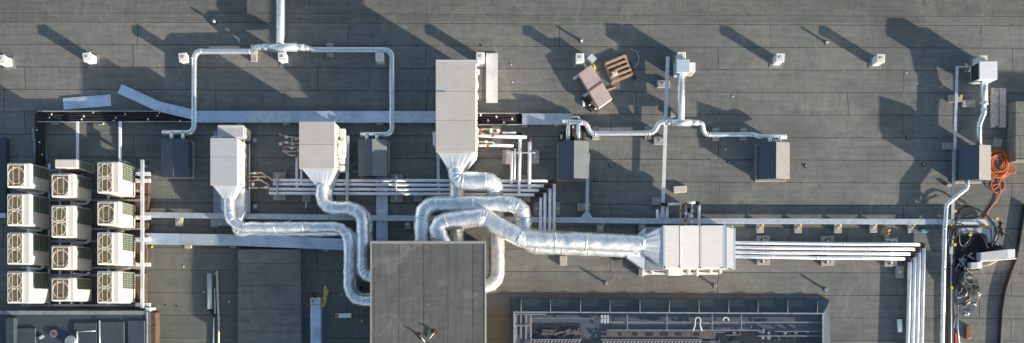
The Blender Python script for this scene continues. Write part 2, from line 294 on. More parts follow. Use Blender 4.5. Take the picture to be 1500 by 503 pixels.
# ------------------------------------------------------------------ mesh helpers
class MB:
    def __init__(s):
        s.bm = bmesh.new(); s.uv = s.bm.loops.layers.uv.new('UVMap')
    def _bev(s, verts, bev, seg=1):
        if bev > 0:
            es = {e for v in verts for e in v.link_edges}
            bmesh.ops.bevel(s.bm, geom=list(es), offset=bev, segments=seg, affect='EDGES', profile=0.6)
    def prism(s, pts, z0, z1, bev=0.0):
        """pts: (x, y) metres, any order round; optional per-point z as third value overrides z1"""
        area = sum(pts[i][0] * pts[(i + 1) % len(pts)][1] - pts[(i + 1) % len(pts)][0] * pts[i][1] for i in range(len(pts)))
        if area < 0: pts = pts[::-1]
        lo = [s.bm.verts.new((p[0], p[1], z0)) for p in pts]
        hi = [s.bm.verts.new((p[0], p[1], p[2] if len(p) > 2 else z1)) for p in pts]
        n = len(pts)
        s.bm.faces.new(lo[::-1]); s.bm.faces.new(hi)
        for i in range(n): s.bm.faces.new((lo[i], lo[(i + 1) % n], hi[(i + 1) % n], hi[i]))
        s._bev(lo + hi, bev)
        return s
    def box(s, x0, y0, x1, y1, z0, z1, bev=0.0):
        x0, x1 = min(x0, x1), max(x0, x1); y0, y1 = min(y0, y1), max(y0, y1)
        return s.prism([(x0, y0), (x1, y0), (x1, y1), (x0, y1)], z0, z1, bev)
    def boxp(s, px0, py0, px1, py1, z0, z1, bev=0.008, zr=None):
        """box whose top rectangle is read off the photo (zr: height at which it was read)"""
        zr = z1 if zr is None else zr
        a, b = P(px0, py0, zr), P(px1, py1, zr)
        return s.box(a.x, a.y, b.x, b.y, z0, z1, bev)
    def polyp(s, pts, z0, z1, bev=0.005):
        return s.prism([tuple(P(x, y, z1)[:2]) for x, y in pts], z0, z1, bev)
    def obox(s, c, half, rot, z0, z1, bev=0.0):
        cs, sn = math.cos(rot), math.sin(rot)
        pts = [(c[0] + a * half[0] * cs - b * half[1] * sn, c[1] + a * half[0] * sn + b * half[1] * cs) for a, b in ((-1, -1), (1, -1), (1, 1), (-1, 1))]
        return s.prism(pts, z0, z1, bev)
    def ring(s, c, d, r, seg, up=None, stretch=None):
        d = d.normalized()
        ref = up or (Vector((0, 0, 1)) if abs(d.z) < 0.9 else Vector((0, 1, 0)))
        a = d.cross(ref).normalized(); b = a.cross(d).normalized()
        out = []
        for i in range(seg):
            t = 2 * PI * i / seg
            v = a * math.cos(t) * r + b * math.sin(t) * r
            if stretch is not None:
                n, f = stretch          # stretch along n by f (mitre)
                v = v + n * (v.dot(n)) * (f - 1)
            out.append(c + v)
        return out
    def tube(s, path, r, seg=14, bend=0.0, gores=3, caps=True, smooth=True, rs=None, wob=0.0):
        pts = [Vector(p) for p in path]
        if bend > 0 and len(pts) > 2:
            new = [pts[0]]
            for i in range(1, len(pts) - 1):
                a, b, c = pts[i - 1], pts[i], pts[i + 1]
                u, w = (a - b), (c - b)
                lu, lw = u.length, w.length; u.normalize(); w.normalize()
                ang = u.angle(w)
                if ang > PI - 0.12: new.append(b); continue
                t = min(bend / math.tan(ang / 2), lu * 0.48, lw * 0.48)
                p0, p1 = b + u * t, b + w * t
                R = t * math.tan(ang / 2)
                bis = (u + w).normalized(); cen = b + bis * (R / math.sin(ang / 2))
                v0, v1 = p0 - cen, p1 - cen
                tot = v0.angle(v1); ax = v0.cross(v1).normalized()
                for k in range(gores + 1):
                    new.append(cen + Matrix.Rotation(tot * k / gores, 3, ax) @ v0)
            new.append(pts[-1]); pts = new
        n = len(pts); rings = []; us = [0.0]
        for i in range(1, n): us.append(us[-1] + (pts[i] - pts[i - 1]).length)
        prev = None
        for i, p in enumerate(pts):
            din = (p - pts[i - 1]).normalized() if i else (pts[1] - p).normalized()
            dout = (pts[i + 1] - p).normalized() if i < n - 1 else din
            t = (din + dout).normalized()
            st = None
            cosh = max(0.4, t.dot(din))
            nb = (dout - din)
            if nb.length > 1e-4: st = (nb.normalized(), 1 / cosh)
            if prev is None:
                up = Vector((0, 0, 1)) if abs(t.z) < 0.95 else Vector((0, 1, 0))
            else:
                up = prev - t * prev.dot(t)
                if up.length < 1e-4: up = Vector((0, 1, 0.1))
                up.normalize()
            prev = up
            rr = rs[min(i, len(rs) - 1)] if rs else r
            if wob: rr *= 1 + random.uniform(-wob, wob)
            rings.append([s.bm.verts.new(v) for v in s.ring(p, t, rr, seg, up, st)])
        for i in range(n - 1):
            for j in range(seg):
                k = (j + 1) % seg
                f = s.bm.faces.new((rings[i][j], rings[i][k], rings[i + 1][k], rings[i + 1][j]))
                f.smooth = smooth
                for lp, (uu, vv) in zip(f.loops, ((us[i], j / seg), (us[i], (j + 1) / seg), (us[i + 1], (j + 1) / seg), (us[i + 1], j / seg))):
                    lp[s.uv].uv = (uu, vv)
        if caps:
            s.bm.faces.new(rings[0][::-1]); s.bm.faces.new(rings[-1])
        return pts
    def band(s, a, b, r, seg=14):
        return s.tube([a, b], r, seg)
    def loft(s, rect, circ_c, circ_d, r, seg=24):
        """rect: four corners in order; lofted onto a circle of centre circ_c and axis circ_d"""
        per = []
        q = seg // 4
        for i in range(4):
            a, b = Vector(rect[i]), Vector(rect[(i + 1) % 4])
            for k in range(q): per.append(a.lerp(b, k / q))
        cen = sum((Vector(p) for p in rect), Vector()) / 4
        d = Vector(circ_d).normalized()
        ring = []
        for p in per:
            v = p - cen; v = v - d * v.dot(d)
            ax = Vector((abs(d.y) > .5 and 1 or 0, abs(d.x) > .5 and 1 or 0, 0)); hx = abs((Vector(rect[1]) - Vector(rect[0])).dot(ax)) or abs((Vector(rect[2]) - Vector(rect[1])).dot(ax)); hz = max(abs(Vector(rect[k]).z - cen.z) for k in range(4))
            ux, uz = v.dot(ax) / (hx / 2), v.z / hz
            sq = ax * ux * r + Vector((0, 0, uz * r)); rd = v.normalized() * r
            ring.append(Vector(circ_c) + sq.lerp(rd, .35))
        A = [s.bm.verts.new(p) for p in per]; B = [s.bm.verts.new(p) for p in ring]
        n = len(A)
        for i in range(n):
            k = (i + 1) % n
            f = s.bm.faces.new((A[i], A[k], B[k], B[i]))
        s.bm.faces.new(A[::-1]); s.bm.faces.new(B)
        return s
    def disc(s, c, r, z0, z1, seg=20, r2=None):
        r2 = r if r2 is None else r2
        lo = [s.bm.verts.new((c[0] + r * math.cos(2 * PI * i / seg), c[1] + r * math.sin(2 * PI * i / seg), z0)) for i in range(seg)]
        hi = [s.bm.verts.new((c[0] + r2 * math.cos(2 * PI * i / seg), c[1] + r2 * math.sin(2 * PI * i / seg), z1)) for i in range(seg)]
        s.bm.faces.new(lo[::-1]); s.bm.faces.new(hi)
        for i in range(seg):
            f = s.bm.faces.new((lo[i], lo[(i + 1) % seg], hi[(i + 1) % seg], hi[i])); f.smooth = True
        return s
    def torus(s, c, R, r, z, seg=24, ts=6, tilt=0.0):
        pts = []
        for i in range(seg + 1):
            t = 2 * PI * i / seg
            pts.append((c[0] + R * math.cos(t), c[1] + R * math.sin(t), z + tilt * math.sin(t)))
        s.tube(pts, r, ts, caps=False); return s
    def build(s, name, mat, parent=None, label=None, cat=None, group=None, kind=None, recalc=True):
        if recalc: bmesh.ops.recalc_face_normals(s.bm, faces=s.bm.faces)
        org = parent['_o'] if parent is not None and '_o' in parent else None
        base = Vector(org) if org is not None else None
        if base is None:
            if parent is None:
                xs = [v.co for v in s.bm.verts]
                base = Vector((sum(v.x for v in xs) / len(xs), sum(v.y for v in xs) / len(xs), min(v.z for v in xs)))
            else: base = Vector((0, 0, 0))
        for v in s.bm.verts: v.co -= base
        me = bpy.data.meshes.new(name); s.bm.to_mesh(me); s.bm.free()
        mats = mat if isinstance(mat, list) else [mat]
        for m_ in mats: me.materials.append(MT[m_])
        o = bpy.data.objects.new(name, me); C.objects.link(o)
        if parent is not None: o.parent = parent
        else: o.location = base
        tag(o, label, cat, group, kind)
        o['_o'] = list(base)
        return o

def tag(o, label=None, cat=None, group=None, kind=None):
    if label: o['label'] = label
    if cat: o['category'] = cat
    if group: o['group'] = group
    if kind: o['kind'] = kind
    return o
def thing(name, label, cat, loc, group=None):
    o = bpy.data.objects.new(name, None); C.objects.link(o)
    o.location = loc; o['_o'] = list(loc); o.empty_display_size = 0.3
    return tag(o, label, cat, group)
def dup(root, loc, rotz=0.0, label=None, group=None):
    r = root.copy(); C.objects.link(r); r.location = loc; r.rotation_euler = (0, 0, rotz)
    if label: r['label'] = label
    if group: r['group'] = group
    for ch in list(root.children):
        c = ch.copy(); C.objects.link(c); c.parent = r
        for g in list(ch.children):
            d = g.copy(); C.objects.link(d); d.parent = c
    return r
def V(px, py, z): return P(px, py, z)

# ------------------------------------------------------------------ setting
def hull_sheet(x0, y0, x1, y1, z, name, mat):
    m = MB(); a, b = (x0, y0), (x1, y1)
    vs = [m.bm.verts.new(p) for p in ((x0, y0, z), (x1, y0, z), (x1, y1, z), (x0, y1, z))]
    m.bm.faces.new(vs)
    return m.build(name, mat, kind='structure')
hull_sheet(-1500, -1500, 1500, 1500, -14.0, 'ground', 'ground')
rf = MB(); rf.box(-48, -26, 48, 34, -0.5, 0.0); rf.build('roof_surface', 'roof', kind='structure')
a = P(-400, 31, 0); b_ = P(1900, -40, 0)
# the newer felt strip that covers the ridge side of the roof, one roll thick
m = MB(); m.prism([tuple(P(-500, 29.5, 0)[:2]), tuple(P(1950, 35.5, 0)[:2]), tuple(P(1950, -90, 0)[:2]), tuple(P(-500, -90, 0)[:2])], 0.0015, 0.006); m.build('roof_ridge_strip', 'roof_top', kind='structure')
wl = MB(); wl.box(-48, -26.01, 48, -26.3, -14, -0.52); wl.box(-48, 34.01, 48, 34.3, -14, -0.52); wl.box(-48.3, -26.3, -48.01, 34.3, -14, -0.52); wl.box(48.01, -26.3, 48.3, 34.3, -14, -0.52)
wl.build('building_walls', 'concrete', kind='structure')

# ------------------------------------------------------------------ raised felt covered blocks
t = thing('roof_shaft', 'tall felt-covered shaft block with lengthwise seams where the big ducts end', 'roof block', V(630, 440, 0))
m = MB(); m.boxp(543, 354, 710.5, 640, 0.0, 2.32, 0.012); m.build('shaft_body', 'roof_block', t)
m = MB(); m.boxp(542.2, 353.2, 711.3, 357, 2.24, 2.335, 0.004); m.boxp(709.6, 357.1, 711.3, 640, 2.24, 2.335, 0.004); m.boxp(542.2, 357.1, 543.8, 640, 2.24, 2.335, 0.004)
m.build('edge_flashing', 'taupe_metal', t)
for (x, y, tx) in ((616, 492, 3), (637, 487, -4)):
    tt = thing('roof_anchor', 'small rusty bent anchor on the shaft roof, ' + ('left and darker' if x < 620 else 'right with a slanting white rod'), 'anchor', V(x, y, 2.322), 'rusty anchors on the shaft roof')
    m = MB(); c = P(x, y, 2.33); m.disc(c, 0.11, 2.322, 2.345, 12); m.tube([(c.x, c.y, 2.33), (c.x + 0.02, c.y + 0.03, 2.44), (c.x - 0.03, c.y - 0.02, 2.50)], 0.03, 8, 0.03); m.build('anchor_base', 'rust', tt)
    m = MB(); d = P(x + tx * 2, y + 9, 2.36); m.tube([(c.x, c.y, 2.42), (d.x, d.y, 2.37)], 0.022, 8); m.build('rod', 'post', tt)
m = MB(); m.boxp(348, 365.5, 440.5, 640, 0.0, 0.36, 0.02)
m.build('low_roof_block', 'roof_low', label='low flat felt-covered roof block in shade left of the tall shaft', cat='roof block')

# cabinet bottom left; the shade over it is put into its dark blue
t = thing('plant_enclosure', 'sheet-metal plant enclosure, shade coloured in as dark blue, with recessed panels below the condensers', 'enclosure', V(60, 480, 0))
m = MB(); m.boxp(-60, 455.5, 216, 640, 0.0, 0.9, 0.02); m.build('body', 'navy2', t)
m = MB()
m.boxp(-60, 455.6, 214, 461, 0.9, 0.93, 0.006); m.boxp(213.5, 457, 216, 640, 0.902, 0.955, 0.006)
m.build('edge_trim', 'galv_dark', t)
m = MB()
for r_ in ((22, 481, 52, 640), (108, 473, 142, 640), (146, 472, 182, 640), (187, 470, 212, 640)):
    m.boxp(r_[0], r_[1], r_[2], r_[3], 0.9, 0.985, 0.02)
m.build('raised_panel', 'navy2', t)
m = MB(); m.boxp(8, 466, 21, 640, 0.9, 1.2, 0.02); m.build('side_duct', 'navy', t)
m = MB(); c = P(79, 489, 0.95); m.disc(c, 0.16, 0.9, 0.99, 18); m.build('round_vent', 'galv_dark', t)
m = MB(); m.disc(c, 0.10, 0.99, 0.998, 18); m.build('vent_opening', 'rust', t)
m = MB(); c = P(104, 500, 1.0); m.disc(c, 0.28, 0.9, 1.12, 20, 0.22); m.build('motor_cap', 'galv_dark', t)
m = MB(); m.tube([V(113, 486, 1.0), V(113, 503, 1.0)], 0.035, 8); m.tube([V(146, 470, 0.97), V(146, 520, 0.97)], 0.04, 8); m.tube([V(113, 486, 1.0), V(140, 485, 0.98)], 0.02, 6); m.build('conduit', 'galv', t)
m = MB(); m.obox(P(60, 494, 1.0), (0.1, 0.05), 0.6, 0.9, 1.02, 0.01); m.build('bracket', 'galv', t)
# rusty curb along its right side
t = thing('rusty_curb', 'rust-stained steel curb running down the right edge of the dark enclosure', 'curb', V(224, 480, 0))
m = MB(); m.boxp(217.5, 458, 228, 640, 0.0, 0.5, 0.01); m.build('curb_body', 'rust', t)
m = MB(); m.boxp(212, 451, 220, 456, 0.0, 0.62, 0.005); m.build('corner_block', 'white', t)

# ------------------------------------------------------------------ skylight
t = thing('roof_skylight', 'long glazed roof skylight with dark petrol cladding at the bottom of the picture', 'skylight', V(980, 480, 0))
Z0, ZT = 0.0, 0.30
def slope_quad(mb, a, b, c, d):
    vs = [mb.bm.verts.new(p) for p in (a, b, c, d)]; mb.bm.faces.new(vs)
m = MB()
A0, A1, B0, B1 = V(747, 437.5, 0.0), V(1214.5, 440, 0.0), V(753, 457.5, ZT), V(1206, 459, ZT)
C1, D1 = V(1214.5, 640, 0.0), V(1206, 640, ZT); C0, D0 = V(747, 640, 0.0), V(753, 640, ZT)
base = 0.14
for p, q in ((A0, A1), (C0, A0)):
    slope_quad(m, p, q, Vector((q.x, q.y, base)), Vector((p.x, p.y, base)))
up = lambda p: Vector((p.x, p.y, base))
slope_quad(m, up(A0), up(A1), B1, B0); slope_quad(m, up(C0), up(A0), B0, D0)
m.build('cladding', 'clad', t)
m = MB(); slope_quad(m, A1, C1, up(C1), up(A1)); slope_quad(m, up(A1), up(C1), D1, B1); m.build('end_cladding', 'navy', t)
for x in (763, 806, 850, 893, 937, 980, 1023.5, 1067, 1110, 1153.5, 1197):
    m = MB(); a_, b2 = V(x, 438.6 + (x - 750) * 0.005, 0.16), V(x, 458.5, 0.345)
    m.tube([a_, b2], 0.028, 4); m.build('standing_seam', 'seam_grey', t)
m = MB()
m.polyp([(752, 456.5), (1207, 458.6), (1207, 460.4), (752, 458.4)], 0.285, 0.345, 0.004)
m.polyp([(752, 458.6), (754.5, 458.6), (754.5, 640), (752, 640)], 0.285, 0.345, 0.004)
m.polyp([(1204.6, 460.6), (1207, 460.6), (1207, 640), (1204.6, 640)], 0.285, 0.345, 0.004)
m.build('glazing_frame', 'galv_dark', t)
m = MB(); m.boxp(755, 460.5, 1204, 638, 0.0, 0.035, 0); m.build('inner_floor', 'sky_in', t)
m = MB(); m.boxp(778, 474, 850, 496.5, 0.036, 0.05, 0); m.boxp(1050, 486, 1204, 560, 0.036, 0.05, 0); m.boxp(780, 497, 1040, 560, 0.036, 0.048, 0); m.build('opening_shade', 'near_black', t)  # flat near-black sheets; the shade of the depth is put into their colour
for i, x in enumerate((756, 763, 770.5, 777.5)):
    m = MB(); m.boxp(x - 1.3, 461 + (i % 2), x + 1.3, 497 - (i % 2) + (3 if i == 3 else 0) + (560 - 500 if i == 3 else 0), 0.12, 0.16, 0.006); m.build('ladder_bar', 'sky_light', t)
m = MB(); m.boxp(753.5, 476, 777, 478, 0.165, 0.19, 0.004); m.boxp(755, 459.5, 800, 461.5, 0.165, 0.19, 0.004); m.boxp(749 + 5, 476, 756, 560, 0.196, 0.22, 0.004); m.build('ladder_crossbar', 'sky_light', t)
m = MB(); m.boxp(893, 471.5, 1203, 473.5, 0.15, 0.19, 0.004); m.boxp(780, 466, 892, 467, 0.1, 0.13, 0.003); m.build('inner_rail', 'sky_light', t)
m = MB(); m.boxp(889, 483, 1110, 485, 0.10, 0.14, 0.004); m.boxp(1110, 491.5, 1206 - 4, 493.2, 0.14, 0.17, 0.004); m.boxp(1135, 485, 1204, 486.4, 0.18, 0.2, 0.004); m.build('inner_rail', 'sky_light', t)
for x in (919, 977, 1023.5 + 20, 1086): 
    m = MB(); m.boxp(x - 0.7, 461, x + 0.7, 483, 0.196, 0.22, 0.003); m.build('glazing_tie', 'sky_light', t)
m = MB(); m.boxp(880, 485.5, 1047, 496, 0.055, 0.12, 0.01); m.build('concrete_beam', 'brownbeam', t)
m = MB()
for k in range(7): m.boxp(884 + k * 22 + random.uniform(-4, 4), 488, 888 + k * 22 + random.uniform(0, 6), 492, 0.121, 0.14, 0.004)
m.build('beam_debris', 'near_black', t)
for x0, x1 in ((778, 852), (880, 1028)):
    m = MB(); m.boxp(x0, 497, x1, 498.6, 0.13, 0.17, 0.004)
    x = x0 + 2
    while x < x1 - 4:
        a_, b2 = P(x, 503.5, 0.15), P(x + 5, 498.5, 0.15)
        m.tube([a_, b2], 0.03, 5); x += 5.0
        if x0 == 880: m.tube([P(x - 5, 498.5, 0.15), P(x - 2, 503.5, 0.15)], 0.028, 5)
    m.boxp(x0, 503.5, x1, 505, 0.13, 0.17, 0.004)
    m.build('lattice_girder', 'sky_light', t)
m = MB(); m.boxp(880, 461.5, 883, 473, 0.2, 0.23, 0.01); m.boxp(884.5, 461.5, 887.5, 473.5, 0.2, 0.23, 0.01); m.boxp(889, 461.5, 891.5, 473.5, 0.2, 0.23, 0.01); m.boxp(880, 466, 891, 468, 0.2, 0.23, 0.005); m.build('vent_grille', 'white', t)
for cx in (1022, 1063):
    m = MB(); pts = []
    for k in range(11):
        th = PI * k / 10; pts.append(P(cx + 4 * math.cos(th), 470 - 5 * math.sin(th), 0.2))
    if cx == 1022: pts = [P(cx + 6, 485, 0.2), P(cx + 3, 476, 0.2)] + pts + [P(cx - 4, 476, 0.2), P(cx - 7, 485, 0.2)]
    m.tube(pts, 0.035, 6); m.build('cable_loop', 'white', t)
for cx, h_ in ((1118, 484), (1126, 488), (1150, 487), (1166, 486)):
    m = MB(); c = P(cx, h_, 0.15); m.disc(c, 0.11 if cx > 1140 else 0.07, 0.06, 0.2, 14, 0.06); m.boxp(cx - 2.5, h_ + 1, cx + 2.5, h_ + 6, 0.06, 0.12, 0.01); m.build('lamp_fitting', 'sky_light', t)
m = MB()
for k in range(26):
    c = P(random.uniform(795, 848), random.gauss(488, 3), 0.08); m.obox(c, (random.uniform(.05, .25), random.uniform(.02, .06)), random.uniform(-.5, .5), 0.05, random.uniform(0.07, 0.13), 0.004)
m.build('inner_debris', 'brownbeam', t)
rk = random.Random(3)
for k in range(46):
    x, y = rk.uniform(760, 1195), rk.uniform(462, 503)
    w_, h_ = (rk.uniform(3, 34), rk.uniform(.5, 1.1)) if rk.random() < .6 else (rk.uniform(.5, 1.2), rk.uniform(2, 7))
    m = MB(); z_ = rk.uniform(.052, .09); m.boxp(x, y, min(x + w_, 1202), y + h_, z_, z_ + .02 + rk.uniform(0, .03), .002)
    m.build('inner_pipework', rk.choice(['sky_in', 'near_black', 'near_black', 'brownbeam', 'galv_dark', 'sky_light']), t)
for k in range(18):
    c = P(rk.uniform(1060, 1198), rk.uniform(484, 500), .1); m = MB(); m.disc(c, rk.uniform(.03, .09), .052, rk.uniform(.08, .16), 10); m.build('inner_fitting', rk.choice(['sky_light', 'brownbeam', 'near_black', 'galv_dark']), t)
m = MB(); vs = [m.bm.verts.new(v) for v in (V(754, 459, 0.31), V(1205, 460.6, 0.31), V(1205, 638, 0.31), V(754, 638, 0.31))]; m.bm.faces.new(vs); m.build('glass_pane', 'glass', t)

# ------------------------------------------------------------------ roof condensers
def condenser(name, label, x0, y0, x1, y1, fans, z0=0.28, z1=1.95, group='ivory rooftop condensers on the left rack'):
    t = thing(name, label, 'condenser', V((x0 + x1) / 2, (y0 + y1) / 2, z0), group)
    a, b = P(x0, y1, z1), P(x1, y0, z1)        # a = south west, b = north east (metres)
    w, d = b.x - a.x, b.y - a.y
    m = MB(); m.box(a.x, a.y, b.x, b.y, z0 + 0.06, z1, 0.035); m.build('casing', 'ac_body', t)
    m = MB(); m.box(a.x + .02, a.y + .1, a.x + .12, b.y - .1, z0, z0 + .06); m.box(b.x - .12, a.y + .1, b.x - .02, b.y - .1, z0, z0 + .06); m.build('foot_rail', 'galv_dark', t)
    gx0, gx1 = a.x + 0.045, a.x + w * (0.70 if fans == 2 else 0.80)
    # rim round the fan well
    m = MB()
    for k in range(fans):
        fy0 = a.y + 0.04 + k * (d - 0.08) / fans; fy1 = fy0 + (d - 0.08) / fans - 0.03
        m.box(gx0, fy0, gx1, fy0 + .03, z1 + .001, z1 + .05, .004); m.box(gx0, fy1 - .03, gx1, fy1, z1 + .001, z1 + .05, .004)
        m.box(gx0, fy0 + .031, gx0 + .03, fy1 - .031, z1 + .001, z1 + .05, .004); m.box(gx1 - .03, fy0 + .031, gx1, fy1 - .031, z1 + .001, z1 + .05, .004)
    m.build('well_rim', 'ac_body', t)
    for k in range(fans):
        fy0 = a.y + 0.04 + k * (d - 0.08) / fans; fy1 = fy0 + (d - 0.08) / fans - 0.03
        cy, cx = (fy0 + fy1) / 2, (gx0 + gx1) / 2; R = max(gx1 - gx0, fy1 - fy0) / 2 - 0.03; R = min(R, (min(gx1 - gx0, fy1 - fy0) / 2 - .012))
        m = MB(); m.box(gx0 + .031, fy0 + .031, gx1 - .031, fy1 - .031, z1 + .0015, z1 + .006); f = m.build('fan_well', 'ac_grille', t)
        m = MB()
        m.disc((cx, cy), R, z1 + .007, z1 + .012, 26); m.build('fan_opening', 'fan_dark', f)
        m = MB(); m.torus((cx, cy), R - .015, 0.030, z1 + .022, 30, 6)
        m.build('fan_ring', 'ac_ring', f)
        m = MB()
        for q in range(4):
            th = q * PI / 2 + 0.5 + k
            p1 = (cx + R * .12 * math.cos(th), cy + R * .12 * math.sin(th), z1 + .018); p2 = (cx + R * .85 * math.cos(th + .5), cy + R * .85 * math.sin(th + .5), z1 + .02)
            c_ = ((p1[0] + p2[0]) / 2, (p1[1] + p2[1]) / 2); m.obox(c_, (R * .36, R * .17), math.atan2(p2[1] - p1[1], p2[0] - p1[0]), z1 + .014, z1 + .022)
        m.disc((cx, cy), R * .2, z1 + .012, z1 + .032, 14); m.build('fan_blade', 'fan_blade', f)
        m = MB()
        n = 12
        for q in range(1, n):
            yy = fy0 + .03 + (fy1 - fy0 - .06) * q / n; m.box(gx0 + .03, yy - .008, gx1 - .03, yy + .008, z1 + .046, z1 + .052)
        m.build('guard_slats', 'ac_brown', f)
        m = MB()
        for q in range(1, 3):
            xx = gx0 + (gx1 - gx0) * q / 3; m.box(xx - .012, fy0 + .03, xx + .012, fy1 - .03, z1 + .053, z1 + .062)
        m.build('fan_guard', 'ac_yellow', f)
        if fans == 1:
            m = MB(); m.prism([(gx1 - .005, fy0 + .002), (gx1 - .005, fy0 + .24), (gx1 - .22, fy0 + .002)], z1 + .053, z1 + .07); m.build('corner_plate', 'ac_body', t)
    # east face: coil behind a wire guard on the north half, plain service panel on the south half
    ys, yn = a.y + d * (0.46 if fans == 2 else 0.5), b.y - 0.05
    zs, zn = z0 + 0.16, z1 - 0.28
    m = MB(); m.box(b.x + .001, ys, b.x + .010, yn, zs, zn); cl = m.build('coil', 'coil', t)
    m = MB()
    for q in range(0, 9):
        zz = zs + (zn - zs) * q / 8; m.box(b.x + .012, ys, b.x + .024, yn, zz - .008, zz + .008)
    nn = 7
    for q in range(0, nn + 1):
        yy = ys + (yn - ys) * q / nn; m.box(b.x + .0245, yy - .007, b.x + .034, yy + .007, zs, zn)
    m.build('coil_guard', 'coil_bar', cl)
    m = MB(); m.box(b.x + .001, a.y + .04, b.x + .014, ys - .04, z0 + .12, z1 - .22, .004); m.box(b.x + .001, a.y + .04, b.x + .014, b.y - .04, z1 - .19, z1 - .04, .004); m.build('service_panel', 'ac_body', t)
    m = MB()
    for q in range(5):
        pz = z0 + .2 + q * .05; m.box(b.x + .0145, a.y + .1, b.x + .019, a.y + .1 + .03 * (q % 3 + 1), pz, pz + .02)
    m.build('rating_plate', 'galv_dark', t)
    return t
AC = [
 ('single-fan condenser at the top of the left column', 10, 239, 44, 275, 1),
 ('twin-fan condenser second from the top in the left column', 10, 284, 44, 331, 2),
 ('twin-fan condenser third from the top in the left column', 10, 341, 44, 387.5, 2),
 ('twin-fan condenser at the bottom of the left column', 10, 398, 44, 444.5, 2),
 ('single-fan condenser of the middle column just below the slim fanless one', 75, 254.5, 108.5, 289, 1),
 ('twin-fan condenser, the only one with two fans in the middle column', 75, 301, 108.5, 348, 2),
 ('single-fan condenser of the middle column right below the twin-fan one', 75, 360, 108.5, 395, 1),
 ('single-fan condenser at the bottom of the middle column', 75, 407, 108.5, 441.5, 1),
 ('sunlit twin-fan condenser at the top of the right column', 142, 237, 175, 283, 2),
 ('sunlit single-fan condenser, the only one-fan unit in the right column', 142, 295, 175, 330, 1),
 ('sunlit twin-fan condenser third from the top in the right column', 142, 340.5, 175, 388, 2),
 ('sunlit twin-fan condenser at the bottom of the right column', 142, 397.5, 175, 444.5, 2)]
for lab, x0, y0, x1, y1, n in AC:
    condenser('rooftop_condenser', 'ivory ' + lab, x0, y0, x1, y1, n)
t = thing('slim_condenser', 'slim fanless-topped ivory outdoor unit above the middle column of condensers', 'condenser', V(96, 240, .28), 'ivory rooftop condensers on the left rack')
a, b = P(80, 246.5, 1.9), P(113, 233.5, 1.9)
m = MB(); m.box(a.x, a.y, b.x, b.y, .3, 1.9, .03); m.build('casing', 'ac_body', t)
m = MB(); m.box(b.x + .001, a.y + .05, b.x + .01, b.y - .04, .45, 1.8); cl = m.build('coil', 'coil', t)
m = MB()
for q in range(10): m.box(b.x + .011, a.y + .05, b.x + .022, b.y - .04, .45 + q * .15 - .014, .45 + q * .15 + .014)
for q in range(4): yy = a.y + .05 + q * (b.y - a.y - .09) / 3; m.box(b.x + .023, yy - .012, b.x + .032, yy + .012, .45, 1.8)
m.build('coil_guard', 'coil_bar', cl)
m = MB(); m.box(a.x + .1, a.y - .03, b.x - .1, a.y - .002, .5, 1.6, .01); m.build('front_panel', 'fan_dark', t)

# support rack
t = thing('condenser_rack', 'galvanised steel support rack under and beside the columns of condensers', 'rack', V(110, 340, 0))
for x in (40, 70, 86, 103, 118, 157, 176):
    m = MB(); m.boxp(x, 240, x + 3.2, 449, 0.13, 0.23, .004); m.build('long_rail', 'galv', t)
for y in (248, 278, 292, 334, 352, 391, 402, 446):
    m = MB(); m.boxp(30, y, 212, y + 3.0, 0.231, 0.279, .004); m.build('cross_rail', 'galv_dark', t)
m = MB(); m.boxp(205.5, 234, 210, 452, 0.62, 0.74, .006); m.build('outer_rail', 'galv', t)
for y in (252, 262, 316, 348, 385, 444):
    m = MB(); m.boxp(198, y, 220, y + 5.5, 0.40, 0.50, .006); m.build('outrigger', 'galv_white', t)
for y in (240, 262, 318, 350, 386, 446):
    m = MB(); m.boxp(206, y, 209.5, y + 3.5, 0.0, 0.615, .004); m.build('leg', 'galv', t)
t = thing('rusty_curb', 'rust-brown steel curb between the right condenser column and the outer rail', 'curb', V(207, 350, 0))
m = MB()
for y0, y1 in ((258, 282), (286, 322), (326, 336), (346, 384), (388, 396), (400, 450)): m.boxp(198, y0, 216 + random.uniform(-3, 2), y1, 0.0, 0.2 + random.uniform(0, .08), .01)
m.build('curb_body', 'rust', t)
def white_u(x, y, lab):
    m = MB(); m.tube([V(x, y, .5), V(x + 7, y, .5), V(x + 7, y + 2, .5)], .05, 8, .04); m.tube([V(x, y, .5), V(x, y + 5, .5)], .055, 8)
    m.build('refrigerant_tail', 'pipe_white', label=lab, cat='pipe', group='short white pipe tails between the condensers')
tails = [(43, 283, 'left column, between its first and second condenser'), (41, 337, 'left column, above its third condenser'), (41, 393, 'left column, above its bottom condenser'),
         (107, 298, 'middle column, above its twin-fan condenser'), (108, 355, 'middle column, under its twin-fan condenser'), (108, 402, 'middle column, above its bottom condenser'),
         (171, 335, 'right column, under its single-fan condenser'), (170, 393, 'right column, above its bottom condenser')]
for x, y, w in tails:
    t = thing('refrigerant_tail', 'white pipe tail, ' + w, 'pipe', V(x, y, .29), 'short white pipe tails between the condensers')
    m = MB(); m.tube([V(x, y - 1, .36), V(x + 18, y + 1, .38), V(x + 22, y - 2, .5)], .055, 8, .06); m.build('tail_pipe', 'pipe_white', t)
    m = MB(); m.tube([V(x - 1, y + 3, .34), V(x + 12, y + 4, .34)], .07, 8); m.build('flare_joint', 'galv', t)

